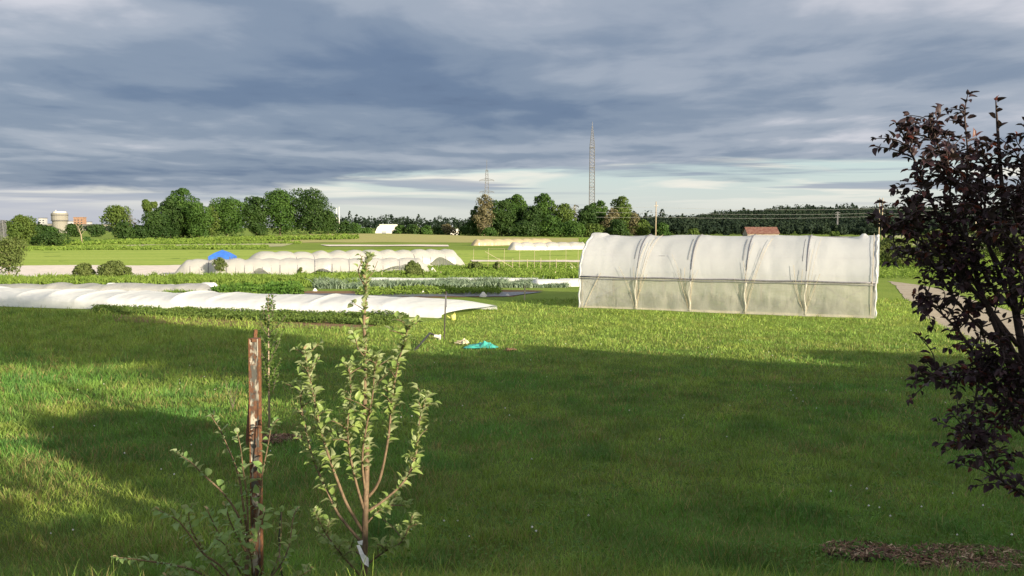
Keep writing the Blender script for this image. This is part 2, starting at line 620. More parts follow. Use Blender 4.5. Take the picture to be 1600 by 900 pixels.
M['window'] = simple('dark_window', (0.05, 0.06, 0.075), (0.04, 0.045, 0.055), 1, 0.2, spec=0.6)
M['rustroof'] = simple('rusty_roof_metal', (0.11, 0.045, 0.035), (0.16, 0.09, 0.07), 1.6, 0.8, sc=(1, 1, 0.5))
M['barn'] = simple('old_barn_board', (0.30, 0.27, 0.24), (0.20, 0.17, 0.15), 2, 0.9)
M['bluecloth'] = simple('blue_canvas', (0.035, 0.14, 0.50), (0.03, 0.11, 0.42), 2, 0.7)
M['teal'] = simple('teal_tarp', (0.05, 0.36, 0.30), (0.04, 0.27, 0.23), 4, 0.5, bstr=0.6, bdist=0.04)
M['yellow'] = simple('faded_yellow_plastic', (0.60, 0.55, 0.16), (0.50, 0.46, 0.15), 6, 0.5)
M['hose'] = simple('black_hose', (0.025, 0.025, 0.028), (0.02, 0.02, 0.02), 6, 0.5)
M['blackpost'] = simple('dark_post', (0.05, 0.045, 0.04), (0.035, 0.03, 0.03), 6, 0.8)
M['tagplastic'] = simple('white_tag', (0.80, 0.80, 0.80), (0.7, 0.7, 0.7), 20, 0.5)
M['chip'] = simple('wood_chips', (0.26, 0.17, 0.10), (0.16, 0.10, 0.06), 18, 0.9)
M['mulchbase'] = simple('mulch_bed', (0.065, 0.042, 0.028), (0.035, 0.024, 0.017), 12, 0.95, bstr=0.9, bdist=0.05)
M['siding'] = simple('house_siding', (0.55, 0.54, 0.50), (0.5, 0.49, 0.45), 1, 0.8)

# rusty stake: rust showing through flaking white paint
m, T = material('flaking_post_paint')
co = T.map(geoco(T), (1, 1, 0.45))
n1 = T.noise(co, 42, 5, 0.65, 0.6)
n2 = T.noise(co, 130, 4, 0.6)
rust = T.mix(T.sm(n2, 0.3, 0.7), (0.13, 0.062, 0.034), (0.065, 0.038, 0.027))
dark = T.mix(T.sm(T.noise(co, 21, 3, 0.5), 0.48, 0.58), (0.075, 0.075, 0.068), (0.36, 0.34, 0.29))
col = T.mix(T.sm(n1, 0.46, 0.51), rust, dark)
out(T, bsdf(T, col, 0.75, 0.1, n1, 0.6, 0.002))
M['postface'] = m
M['rust'] = simple('rust', (0.17, 0.075, 0.034), (0.08, 0.042, 0.028), 60, 0.85, bdist=0.002)

# ================================================================== GROUND
def axis_lines(segs):
    a = [segs[0][0]]
    for lo, hi, st, gr in segs:
        x = lo
        while x < hi - 1e-6:
            x = min(hi, x + st)
            st *= gr
            a.append(x)
    return np.array(a)


pos = axis_lines([(0, 30, 0.6, 1.0), (30, 5000, 0.7, 1.06)])
XS = np.concatenate([-pos[::-1][:-1], pos])
YS = np.concatenate([-axis_lines([(0, 1500, 1.5, 1.15)])[::-1][:-1], axis_lines([(0, 60, 0.4, 1.0), (60, 7000, 0.6, 1.03)])])
GX, GY = np.meshgrid(XS, YS)
GZ = gh(GX, GY)
nyy, nxx = GX.shape
idx = np.arange(nyy * nxx).reshape(nyy, nxx)
quads = np.stack([idx[:-1, :-1], idx[:-1, 1:], idx[1:, 1:], idx[1:, :-1]], -1).reshape(-1, 4)
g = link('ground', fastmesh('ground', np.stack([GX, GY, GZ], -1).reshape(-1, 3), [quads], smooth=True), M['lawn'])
tag(g, kind='structure')


def pquad(*pix):
    return [gp(*p) for p in pix]


def drape(name, corners, mat, lift=0.03, nu=60, nv=10, wob=0.0, seed=0, kind='structure', edge=True):
    """sheet over the terrain between four ground corners (tl, tr, br, bl), a few cm proud"""
    tl, tr, br, bl = [np.array(c) for c in corners]
    us = np.linspace(0, 1, nu)
    vs = np.linspace(0, 1, nv)
    P = np.zeros((nv, nu, 3))
    for j, vv in enumerate(vs):
        for i, uu in enumerate(us):
            p = (tl * (1 - uu) + tr * uu) * (1 - vv) + (bl * (1 - uu) + br * uu) * vv
            if wob and (j in (0, nv - 1)):
                w = float(vnoise(np.array(uu * 40.0), np.array(3.3 + j), seed)) - 0.5
                d = (bl - tl)
                d = d / (np.linalg.norm(d) + 1e-9)
                p = p + d * w * wob
            P[j, i] = (p[0], p[1], float(gh(p[0], p[1])) + lift)
    mb = MB()
    mb.grid(P[::-1])
    o = mb.build(name, mat, smooth=True)
    if kind:
        tag(o, kind=kind)
    return o


drape('crop_field', pquad((20, 378), (320, 373), (290, 384), (10, 390)), M['crop_field'], 0.05, 50, 6)
drape('mown_field', pquad((36, 391), (1000, 391), (930, 412), (20, 417)), M['mown_field'], 0.03, 70, 8)
drape('field', pquad((330, 371.8), (905, 372), (905, 380), (318, 381)), M['tilled_field'], 0.05, 70, 8)
drape('verge', pquad((200, 383), (460, 380.5), (440, 385.5), (150, 388)), M['dry_field'], 0.06, 60, 5, 3)
drape('green_strip', pquad((300, 369.5), (905, 369.5), (905, 371.4), (340, 371.4)), M['crop_field'], 0.07, 60, 4)
drape('far_field', pquad((1380, 368), (1640, 368), (1640, 384), (1385, 384)), M['dry_field'], 0.06, 40, 5)
drape('road', pquad((1500, 385), (1640, 385), (1640, 390), (1500, 391)), M['gravel'], 0.09, 30, 4)
drape('soil_bed', pquad((440, 455), (850, 454), (800, 464), (440, 468)), M['brown_soil'], 0.02, 50, 6, 0.6)
drape('garden_soil', pquad((170, 482), (640, 490), (560, 516), (180, 502)), M['brown_soil'], 0.015, 50, 6, 0.8)
# dirt track running past the right end of the tunnel, worn edges
tr_pix = [(1385, 440, 1393), (1398, 446, 1440), (1402, 452, 1470), (1412, 462, 1500), (1425, 475, 1540), (1440, 490, 1590), (1470, 510, 1680), (1530, 535, 1800), (1660, 575, 2050), (1850, 620, 2400)]
L_, R_ = [], []
for a, y_, b in tr_pix:
    L_.append(gp(a, y_))
    R_.append(gp(b, y_))
rows = []
for i in range(len(L_) - 1):
    for k in range(6):
        t = k / 6
        l = L_[i].lerp(L_[i + 1], t)
        r = R_[i].lerp(R_[i + 1], t)
        l = l + (l - r).normalized() * (float(vnoise(np.array(i * 6 + k + .5), np.array(1.2), 4)) - 0.5) * 0.5
        rows.append([(*(l.lerp(r, q / 8))[:2], float(gh(*(l.lerp(r, q / 8))[:2])) + 0.02) for q in range(9)])
mb = MB()
mb.grid(np.array(rows)[::-1])
tag(mb.build('dirt_track', M['gravel'], smooth=True), kind='structure')

mfoil = drape('mulch_film', pquad((395, 459), (850, 457), (790, 464), (395, 464)), M['foil'], 0.05, 80, 6, 0.9, 3, None)
tag(mfoil, 'long strip of wrinkled black mulch film behind the front white row cover', 'mulch film')
gc = drape('ground_cover', pquad((34, 416), (284, 415), (276, 433), (24, 436)), M['groundcloth'], 0.10, 60, 16, 0.8, 5, None)
tag(gc, 'wide flat pale sheet spread on the field behind the two round bushes', 'ground cover')
gc2 = drape('ground_cover', pquad((-60, 419), (33, 417), (20, 437), (-60, 440)), M['groundcloth'], 0.11, 20, 8, 0.8, 6, None)
tag(gc2, 'pale ground sheet behind the pinkish young tree at the left edge', 'ground cover')
gc3 = drape('ground_cover', pquad((500, 383), (700, 383.3), (702, 385.6), (515, 385.3)), M['groundcloth'], 0.14, 60, 4, 0.4, 7, None)
tag(gc3, 'narrow white strip of cloth on the far field above the caterpillar tunnels', 'ground cover')
gc4 = drape('ground_cover', pquad((735, 406.5), (912, 407), (912, 410), (738, 409)), M['groundcloth'], 0.05, 60, 4, 1.2, 8, None)
tag(gc4, 'white strip of cloth lying behind the row of thin trellis posts', 'ground cover')



# ================================================================== FOLIAGE MAKERS
def cards(P, Nrm, size, rng, tri=False):
    n = len(P)
    rv = rng.normal(size=(n, 3))
    a = np.cross(Nrm, rv)
    a /= np.linalg.norm(a, axis=1)[:, None] + 1e-9
    b = np.cross(Nrm, a)
    sz = (size * rng.uniform(0.6, 1.3, n))[:, None]
    asp = rng.uniform(0.45, 0.8, n)[:, None]
    if tri:
        V = np.stack([P - a * sz, P + b * sz * asp, P + a * sz], 1)
        return V.reshape(-1, 3), np.arange(n * 3).reshape(n, 3)
    bend = Nrm * sz * rng.uniform(-0.3, 0.3, n)[:, None]
    V = np.stack([P - a * sz, P - b * sz * asp + bend, P + a * sz, P + b * sz * asp + bend], 1)
    return V.reshape(-1, 3), np.arange(n * 4).reshape(n, 4)


def blob_points(blobs, n, rng, shell=0.62):
    B = np.array(blobs, float)
    wgt = (B[:, 3] * B[:, 4] + B[:, 3] * B[:, 5]) + 1e-6
    k = rng.choice(len(B), n, p=wgt / wgt.sum())
    d = rng.normal(size=(n, 3))
    d /= np.linalg.norm(d, axis=1)[:, None]
    low = (d[:, 2] < -0.3) & (rng.rand(n) < 0.5)
    d[low, 2] *= -1
    # lumpy outline
    bump = 1 + 0.16 * np.sin(d[:, 0] * 5 + k * 1.7) * np.sin(d[:, 2] * 6 + k)
    r = (shell + (1.08 - shell) * rng.rand(n) ** 0.6) * bump
    P = B[k, :3] + d * B[k, 3:6] * r[:, None]
    Nr = d + rng.normal(size=(n, 3)) * 0.55
    Nr /= np.linalg.norm(Nr, axis=1)[:, None]
    return P, Nr


def crown_blobs(h, w, rng, c0, nb, style):
    bl = []
    if nb > 8 and style != 'bush' and c0 < 0.1:
        # dense core so that the crown closes down to the ground
        bl.append((0, 0, h * 0.42, w * 0.34, w * 0.34, h * 0.38))
    for i in range(nb):
        t = (i + rng.uniform(0.1, 0.9)) / nb
        if style == 'round':
            pr = max(0.7 if c0 < 0.1 and t < 0.45 else 0.15, math.sin(math.pi * (0.10 + 0.80 * t))) ** 0.7
        elif style == 'tall':
            pr = max(0.15, math.sin(math.pi * (0.22 + 0.70 * t))) ** 0.9
        elif style == 'bush':
            pr = max(0.2, math.cos(t * 1.35)) ** 0.6
        else:
            pr = 1.05 - 0.9 * t
        ang = i * 2.4 + rng.uniform(-0.5, 0.5)
        rr = w / 2 * pr
        off = rr * rng.uniform(0.35, 0.72) * (0.35 if t > 0.9 else 1)
        br = rr * rng.uniform(0.42, 0.62) + w * 0.04
        z = h * (c0 + (1 - c0) * t)
        bz = br * rng.uniform(0.7, 1.0)
        z = min(z, h - bz * 0.95)
        bl.append((math.cos(ang) * off, math.sin(ang) * off, max(z, bz * 0.8), br, br, bz))
    return bl


def limb_mb(h, w, blobs, rng, tr, wob=0.03, twigs=0):
    mb = MB()
    top = h * 0.78
    pts = []
    for i in range(7):
        t = i / 6
        pts.append((rng.normal() * wob * w * t, rng.normal() * wob * w * t, top * t - (0.15 if i == 0 else 0)))
    mb.tube(pts, [tr * (1.25 if i == 0 else 1) * (1 - 0.8 * i / 6) for i in range(7)], 7)
    for b in blobs:
        c = Vector(b[:3])
        zt = max(0.12 * h, c.z - 0.55 * math.hypot(c.x, c.y) - 0.05 * h)
        zt = min(zt, top * 0.95)
        k = min(5, int(zt / top * 6))
        s = Vector(pts[k]).lerp(Vector(pts[k + 1]), zt / top * 6 - k)
        mid = s.lerp(c, 0.5) + Vector((0, 0, 0.04 * h))
        r0 = tr * 0.42 * (1 - 0.55 * zt / h)
        mb.tube([s, mid, c], [r0, r0 * 0.6, r0 * 0.2], 5)
        for q in range(twigs):
            d = Vector(rng.normal(size=3))
            d.z = abs(d.z) * 0.8
            d.normalize()
            e = c + d * b[3] * rng.uniform(0.7, 1.3)
            s2 = mid.lerp(c, rng.uniform(0, 0.9))
            mb.tube([s2, s2.lerp(e, 0.5) + Vector(rng.normal(size=3)) * 0.05 * b[3], e], [r0 * 0.35, r0 * 0.2, r0 * 0.08], 3, False)
    return mb


def shift(mb, loc):
    mb.V = [v + np.array(loc) for v in mb.V]
    return mb


def make_tree(name, label, cat, base, h, w, seed, mat, n=2500, size=0.35, c0=0.12, nb=12, style='round', bark='bark', group=None, tr=None, twigs=0, sq=1.0, shell=0.62):
    rng = np.random.RandomState(seed)
    root = empty(name, base, label, cat, group)
    bl = crown_blobs(h, w, rng, c0, nb, style)
    tr = tr or h * 0.018
    shift(limb_mb(h, w, bl, rng, tr, twigs=twigs), base).build('trunk', M[bark], root, True)
    if n:
        P, Nr = blob_points(bl, n, rng, shell)
        P[:, 2] = np.maximum(P[:, 2], 0.02 * h)
        V, Fc = cards(P + np.array(base), Nr, size, rng)
        cr = link('crown', fastmesh('crown', V, [Fc]), M[mat], root)
    return root


def place(name, label, cat, px, Y, top, wpx, seed, mat, group=None, dens=1.0, **kw):
    kw.setdefault('c0', 0.03)
    b = gx(px, Y)
    h = at(px, top, Y).z - b.z
    w = wpx / F * Y
    size = kw.pop('size', max(0.10, Y / F * 1.5))
    n = int(dens * min(9000, 5.0 * wpx * h / Y * F * 0.62))
    n = max(n, 150)
    return make_tree(name, label, cat, b, h, w, seed, mat, n=n, size=size, group=group, **kw)


# ================================================================== FAR BACKGROUND
def forest(name, xs, ys, hs, seed, per=46, size=1.25, conif=0.3):
    rng = np.random.RandomState(seed)
    Vs, Fs, nn = [], [], 0
    P_all, N_all, S_all = [], [], []
    for x, y, h in zip(xs, ys, hs):
        z0 = float(gh(x, y))
        w = h * rng.uniform(0.32, 0.60)
        n = per
        d = rng.normal(size=(n, 3))
        d /= np.linalg.norm(d, axis=1)[:, None]
        d[:, 1] = -np.abs(d[:, 1]) * np.where(rng.rand(n) < 0.75, 1, -1)
        if rng.rand() < conif:
            t = rng.rand(n) ** 0.8
            rad = (1 - t) ** 0.7 * w * 0.75 + 0.3
            P = np.stack([d[:, 0] * rad, d[:, 1] * rad, t * h * rng.uniform(1.0, 1.25)], 1)
        else:
            P = d * np.array([w, w, h * 0.42]) * rng.uniform(0.7, 1.08, n)[:, None]
            P[:, 2] += h * 0.56
        P_all.append(P + np.array([x, y, z0]))
        q = d + rng.normal(size=(n, 3)) * 0.5
        N_all.append(q / np.linalg.norm(q, axis=1)[:, None])
    P = np.concatenate(P_all)
    N_ = np.concatenate(N_all)
    V, Fc = cards(P, N_, size, rng)
    o = link(name, fastmesh(name, V, [Fc]), M['forest'])
    return o


rng = np.random.RandomState(5)
xs, ys, hs = [], [], []
y = 500.0
while y < 1090:
    x = 78 + (y - 600) * 0.12
    while x < 0.95 * y + 60:
        xs.append(x + rng.uniform(-3, 3))
        ys.append(y + rng.uniform(-5, 5))
        hs.append(rng.choice((10, 11, 12, 13, 16), p=(.2, .3, .25, .2, .05)) * rng.uniform(.92, 1.08) * (0.5 if y < 560 else 0.75 if y < 600 else 1) * (0.95 + 0.15 * math.sin(x * 0.021 + 1) + 0.12 * math.sin(x * 0.083)))
        x += rng.uniform(5, 8)
    y += 16 if y < 800 else 26
o = forest('forest', xs, ys, hs, 6, 130, 0.95, 0.12)
tag(o, 'dark green wooded slope stretching behind the utility poles and the red roofed barn', 'forest', kind='stuff')
xs, ys, hs = [], [], []
for row, (yy, hh) in enumerate(((800, 10), (860, 12), (920, 13))):
    x = -190.0 - row * 15
    while x < 30:
        xs.append(x + rng.uniform(-2, 2))
        ys.append(yy + rng.uniform(-8, 8))
        hs.append(hh * rng.uniform(0.55, 1.2))
        x += rng.uniform(4, 7)
o = forest('forest', xs, ys, hs, 7, 80, 1.1, 0.2)
tag(o, 'distant dark wood behind the white arched building in the middle gap', 'forest', kind='stuff')
xs, ys, hs = [], [], []
for row, (yy, hh) in enumerate(((760, 6), (900, 6.5))):
    x = -620.0
    while x < -260:
        xs.append(x + rng.uniform(-3, 3))
        ys.append(yy + rng.uniform(-20, 20))
        hs.append(hh * rng.uniform(0.6, 1.3))
        x += rng.uniform(5, 9)
o = forest('hedgerow', xs, ys, hs, 8, 50, 1.1, 0.1)
tag(o, 'low line of mixed trees in front of the town at far left', 'hedgerow', kind='stuff')

# --- town buildings
BY = 1300.0


def pxw(n, Y):
    return n / F * Y


def block(px0, px1, top, Y, mat, label, roof='darkroof', wins=(3, 2), cat='building', name='building'):
    b = gx((px0 + px1) / 2, Y)
    w = pxw(px1 - px0, Y)
    h = at(0, top, Y).z - b.z
    root = empty(name, b, label, cat)
    d = w * 0.7
    MB().box((b.x, b.y, b.z + h / 2 - 1), (w, d, h + 2)).build('wall', M[mat], root)
    MB().box((b.x, b.y, b.z + h + 0.35), (w + 1.2, d + 1.2, 0.7)).build('roof', M[roof], root)
    for i in range(wins[0]):
        for j in range(wins[1]):
            wx = b.x - w / 2 + w * (i + 0.5) / wins[0]
            wz = b.z + h * (0.35 + 0.55 * (j + 0.5) / wins[1])
            MB().box((wx, b.y - d / 2 - 0.1, wz), (w / wins[0] * 0.5, 0.3, h / wins[1] * 0.22)).build('window', M['window'], root)
    return root


block(66, 76, 341, BY, 'grey', 'small grey tower block left of the water tower', wins=(2, 3))
block(66, 104, 350, BY + 60, 'tower', 'low white building at the foot of the water tower', wins=(5, 1))
block(104, 122, 346, BY + 80, 'grey', 'low grey block just right of the water tower', wins=(3, 1))
block(121, 136, 340, BY, 'orange', 'orange brick block with flat roof right of the water tower', 'orange', wins=(3, 3))
block(134, 150, 351, BY - 60, 'tower', 'long white low building below the orange brick block', wins=(4, 1))
block(138, 146, 347, BY + 90, 'grey', 'dark roofed hall behind the long white low building', wins=(2, 1))
block(157, 174, 351, BY, 'tower', 'white low building left of the pale wispy tree', wins=(4, 1))
BY = 700.0
b = gx(97, BY)
root = empty('water_tower', b, 'tall cream water tower with two dark bands above the far left trees', 'water tower')
tw = pxw(12, BY)
htw = at(0, 333, BY).z - b.z
mb = MB()
mb.tube([(b.x, b.y, b.z - 2), (b.x, b.y, b.z + htw * 0.62)], tw * 0.90, 20)
mb.build('shaft', M['tower'], root)
mb = MB()
mb.tube([(b.x, b.y, b.z + htw * 0.62), (b.x, b.y, b.z + htw * 0.66), (b.x, b.y, b.z + htw)], [tw * 0.93, tw, tw], 20)
mb.build('tank', M['tower'], root)
for zf in (0.62, 0.90):
    MB().tube([(b.x, b.y, b.z + htw * zf - 0.25), (b.x, b.y, b.z + htw * zf + 0.25)], tw * 1.05, 20).build('band', M['darkroof'], root)
MB().tube([(b.x, b.y, b.z + htw), (b.x, b.y, b.z + htw + 1.2)], tw * 0.8, 16).build('roof', M['white'], root)
MB().box((b.x - tw * 0.45, b.y, b.z + htw + 1.2), (0.7, 0.7, 2.4)).build('antenna', M['grey'], root)

# --- white arched building in the gap, and a small white roof near the right clump
Yb = 470.0
b = gx(604, Yb)
root = empty('barn', b, 'bright white arched roof building among bushes in the middle gap', 'building')
w = pxw(30, Yb)
h = at(0, 351, Yb).z - b.z
prof = [(-0.56, 0), (-0.56, 0.35), (-0.44, 0.78), (-0.28, 1.0), (0.5, 1.0), (0.5, 0)]
mb = MB()
n = len(prof)
V = [(b.x + p[0] * w, b.y + dy_, b.z + p[1] * h) for dy_ in (0, 9) for p in prof]
mb.add(V, [tuple(range(n)), tuple(range(2 * n - 1, n - 1, -1))] + [(i, i + n, (i + 1) % n + n, (i + 1) % n) for i in range(n)])
mb.build('wall', M['white'], root)
MB().box((b.x + 0.05 * w, b.y + 4.5, b.z + h + 0.1), (0.82 * w, 9.4, 0.2)).build('roof', M['white'], root)
MB().box((b.x - 0.1 * w, b.y - 0.06, b.z + 1.2), (2.2, 0.12, 2.4)).build('door', M['grey'], root)
b = gx(711, 520)
root = empty('shed', b, 'small white shed half hidden left of the half bare tree', 'shed')
MB().box((b.x, b.y, b.z + 1.2), (5.0, 4, 2.4)).build('wall', M['white'], root)
MB().add([(b.x - 3, b.y - 2.3, b.z + 2.3), (b.x + 3, b.y - 2.3, b.z + 2.3), (b.x + 3, b.y + 2.3, b.z + 2.3), (b.x - 3, b.y + 2.3, b.z + 2.3), (b.x - 2, b.y, b.z + 3.7), (b.x + 2, b.y, b.z + 3.7)],
         [(0, 1, 5, 4), (2, 3, 4, 5), (0, 4, 3), (1, 2, 5), (3, 2, 1, 0)]).build('roof', M['white'], root)

# --- red roofed barn behind the tunnel
Yb = 235.0
b = gx(1191, Yb)
root = empty('barn', b, 'long old barn with rusty red roof behind the big tunnel', 'barn')
w = pxw(51, Yb)
zr = at(0, 355.2, Yb + 2.5).z
ze = at(0, 364.8, Yb).z
MB().box((b.x, b.y + 2.6, (b.z + ze) / 2), (w - 0.4, 5.0, ze - b.z)).build('wall', M['barn'], root)
mb = MB()
for s in (0, 1):
    y0 = b.y if s == 0 else b.y + 5.2
    mb.add([(b.x - w / 2, y0 - (0.25 if s == 0 else -0.25), ze - 0.1), (b.x + w / 2, y0 - (0.25 if s == 0 else -0.25), ze - 0.1), (b.x + w / 2, b.y + 2.6, zr), (b.x - w / 2, b.y + 2.6, zr),
            (b.x - w / 2, y0 - (0.25 if s == 0 else -0.25), ze), (b.x + w / 2, y0 - (0.25 if s == 0 else -0.25), ze), (b.x + w / 2, b.y + 2.6, zr + 0.1), (b.x - w / 2, b.y + 2.6, zr + 0.1)],
           [(3, 2, 1, 0), (4, 5, 6, 7), (0, 1, 5, 4), (1, 2, 6, 5), (2, 3, 7, 6), (3, 0, 4, 7)])
mb.build('roof', M['rustroof'], root)
for sx in (-1, 1):
    xg = b.x + sx * (w / 2 - 0.21)
    MB().add([(xg, b.y + 0.15, ze), (xg, b.y + 5.05, ze), (xg, b.y + 2.6, zr - 0.02)], [(0, 1, 2)]).build('gable', M['barn'], root)
MB().box((b.x, b.y + 0.05, b.z + 1.2), (2.4, 0.1, 2.4)).build('door', M['darkroof'], root)


# --- lattice structures
def lattice(mb, b, h, w0, w1, nseg, r, power=1.0):
    """four-legged lattice shaft with cross bracing"""
    def cor(t):
        w = w0 + (w1 - w0) * t ** power
        z = b[2] + h * t
        return [Vector((b[0] + sx * w / 2, b[1] + sy * w / 2, z)) for sx, sy in ((-1, -1), (1, -1), (1, 1), (-1, 1))]
    prev = cor(0)
    for i in range(1, nseg + 1):
        t = i / nseg
        cu = cor(t)
        for k in range(4):
            j = (k + 1) % 4
            mb.tube([prev[k], cu[k]], r, 4, False)
            mb.tube([prev[k], cu[j]], r * 0.6, 3, False)
            mb.tube([prev[j], cu[k]], r * 0.6, 3, False)
            mb.tube([cu[k], cu[j]], r * 0.6, 3, False)
        prev = cu
    return mb


Yb = 640.0
b = gx(924, Yb)
h = at(0, 192, Yb).z - b.z
root = empty('lattice_mast', b, 'very tall slender grey lattice mast rising above the right clump of trees', 'mast')
wm = pxw(8.6, Yb)
mb = lattice(MB(), b, h * 0.80, wm * 1.02, wm * 0.80, 26, 0.17)
mb.build('shaft', M['lattice'], root)
mb = lattice(MB(), (b.x, b.y, b.z + h * 0.80), h * 0.17, wm * 0.80, wm * 0.12, 8, 0.13)
mb.build('tapered_top', M['lattice'], root)
MB().tube([(b.x, b.y, b.z + h * 0.96), (b.x, b.y, b.z + h * 1.01)], 0.16, 5).build('aerial', M['lattice'], root)
for zf in (0.25, 0.42, 0.60, 0.78):
    MB().box((b.x, b.y, b.z + h * zf), (wm * 0.95, wm * 0.95, 0.35)).build('platform', M['lattice'], root)


def pylon(px, Y, top, label, spread, arms, w0px, r=0.16, rod=True, base_w=None, w1f=0.14):
    b = gx(px, Y)
    h = at(0, top, Y).z - b.z
    root = empty('pylon', b, label, 'pylon')
    w0 = pxw(w0px, Y)
    lattice(MB(), b, h * (0.86 if rod else 0.97), w0, w0 * w1f, 14, r).build('lattice_body', M['lattice'], root)
    if rod:
        MB().tube([(b.x, b.y, b.z + h * 0.84), (b.x, b.y, b.z + h)], r * 1.1, 4).build('peak', M['lattice'], root)
    for py, wp in arms:
        z = at(0, py, Y).z
        s = pxw(wp, Y) / 2
        mb = MB()
        mb.tube([(b.x - s, b.y, z), (b.x + s, b.y, z)], r * 1.1, 4)
        mb.tube([(b.x - s, b.y, z), (b.x, b.y, z + s * 0.28), (b.x + s, b.y, z)], r * 0.7, 4)
        mb.build('crossarm', M['lattice'], root)
        for sx in (-1, 1):
            MB().tube([(b.x + sx * s, b.y, z), (b.x + sx * s, b.y, z - s * 0.16)], r * 1.3, 5).build('insulator', M['lattice'], root)
    return root


pylon(761, 780, 250, 'faint grey lattice pylon with two crossarms above the half bare tree', 0, ((281.5, 22), (300, 22)), 11, 0.20, w1f=0.3)
pylon(6, 330, 343, 'short lattice pylon at the far left edge behind the pinkish young tree', 0, ((346, 17),), 14, 0.10, False, w1f=0.55)
pylon(1306, 600, 330, 'small pale pylon with stacked crossarms against the dark wooded slope', 0, ((332, 7), (335.5, 7), (339, 7)), 2.6, 0.14, False, w1f=0.4)


def utility_pole(px, Y, top, label, lean=0.0, arm=0.0, r=0.13, mat='pole', group=None):
    b = gx(px, Y)
    h = at(0, top, Y).z - b.z
    root = empty('utility_pole', b, label, 'utility pole', group)
    MB().tube([(b.x, b.y, b.z - 0.2), (b.x + lean * h * 0.5, b.y, b.z + h * 0.5), (b.x + lean * h, b.y, b.z + h)], [r * 1.2, r, r * 0.75], 8).build('post', M[mat], root, True)
    if arm:
        z = b.z + h * 0.90
        MB().box((b.x + lean * h, b.y - 0.12, z), (arm, 0.12, 0.14)).build('crossarm', M[mat], root)
        for k in (-1, 1):
            MB().tube([(b.x + lean * h + k * arm * 0.45, b.y - 0.12, z), (b.x + lean * h + k * arm * 0.45, b.y - 0.12, z + 0.25)], 0.06, 6).build('insulator', M['white'], root)
    return root


utility_pole(1023.5, 250, 315, 'single pale utility pole left of the red roofed barn', 0.003, 0.9, 0.16)
utility_pole(1370.8, 262, 309, 'left pole of the tall pair just right of the big tunnel', -0.002, 0, 0.15)
utility_pole(1375.4, 270, 309, 'right pole of the tall pair just right of the big tunnel', 0.002, 0, 0.15)
utility_pole(527.5, 420, 325, 'shorter white pole at the right end of the left clump', 0, 0, 0.17, 'white')
utility_pole(531.5, 430, 323, 'taller white pole at the right end of the left clump', 0, 0, 0.20, 'white')
for k, (px, Y, tp, lb) in enumerate(((1521, 250, 338, 'utility pole seen through the leaves of the purple tree, leftmost of four'), (1526, 262, 342, 'pole close beside the leftmost one seen through the purple tree'),
                                     (1538, 330, 335, 'thin far pole in the middle behind the purple tree'), (1582, 220, 322, 'rightmost and tallest utility pole behind the purple tree near the road'))):
    utility_pole(px, Y, tp, lb, 0, 0.8 if k == 3 else 0, 0.15)


def sag(a, b, s, n=24):
    return [a.lerp(b, i / n) - Vector((0, 0, s * 4 * (i / n) * (1 - i / n))) for i in range(n + 1)]


for k, (ya, yb_, lb) in enumerate(((324, 326, 'highest overhead cable running across the wooded slope'), (332, 333, 'middle overhead cable crossing in front of the wooded slope'), (339, 338, 'lowest overhead cable crossing in front of the wooded slope'))):
    A = at(1023.5, ya, 249.6)
    B = at(1371, yb_, 261.6)
    D = B + (B - A) * 0.9
    C_ = A + (A - B) * 0.25
    mb = MB()
    mb.tube(sag(A, B, 0.5), 0.022, 4)
    mb.tube(sag(B, D, 0.5), 0.022, 4)
    mb.tube(sag(C_, A, 0.1), 0.022, 4)
    tag(mb.build('overhead_cable', M['wire']), lb, 'cable', 'overhead cables strung between the poles')

# ================================================================== TREES
G1 = 'trees of the left clump'
left = [
    (187, 300, 321, 46, 'treelight', 'pale wispy tree at the left end of the left clump', dict(dens=0.45, c0=0.35, twigs=3, shell=0.3)),
    (205, 305, 335, 26, 'treepale', 'thin brownish half leafless tree beside the pale wispy one', dict(dens=0.12, twigs=6, bark='palebark')),
    (196, 288, 347, 34, 'treedark', 'dark low round tree below the thin brownish tree', dict(style='bush')),
    (222, 300, 352, 34, 'treedark', 'low dark tree filling the gap left of the tall double crown', dict(style='bush')),
    (237, 306, 312, 22, 'treelight', 'small pale crown on a bare stem left of the tallest tree', dict(dens=0.5, c0=0.62, nb=5, shell=0.4)),
    (246, 302, 331, 46, 'treedark', 'broad dark tree below the small pale crown', dict()),
    (268, 312, 309, 40, 'treedark', 'dark tree left shoulder of the tallest crown', dict(style='tall')),
    (288, 320, 294, 56, 'tree', 'tallest tree of the left clump with a double domed crown', dict(style='tall')),
    (312, 312, 317, 44, 'tree', 'green tree with drooping right side beside the tallest one', dict()),
    (333, 322, 322, 26, 'treelight', 'thin pale tree between the tall crown and the four round maples', dict(dens=0.5, shell=0.35, twigs=2)),
    (357, 330, 310, 58, 'tree', 'leftmost of the four big rounded maples', dict(c0=0.06)),
    (402, 334, 308, 46, 'treedark', 'second rounded maple, narrowest of the four', dict(c0=0.06)),
    (439, 338, 297, 60, 'tree', 'third rounded maple with a yellowish top left', dict(c0=0.06)),
    (486, 342, 296, 70, 'treedark', 'biggest rounded maple at the right of the left clump', dict(c0=0.05)),
    (514, 346, 329, 36, 'treedark', 'low shoulder tree against the biggest maple', dict(c0=0.05)),
    (541, 400, 345, 26, 'treedark', 'dark round bush right of the two white poles', dict(style='bush')),
    (556, 405, 349, 22, 'tree', 'smaller green bush next to the dark round bush', dict(style='bush')),
]
for i, (px, Y, top, w, mt, lb, kw) in enumerate(left):
    place('broadleaf_tree' if 'bush' not in lb else 'bush', lb, 'bush' if 'bush' in lb else 'tree', px, Y, top, w, 100 + i, mt, G1, **kw)
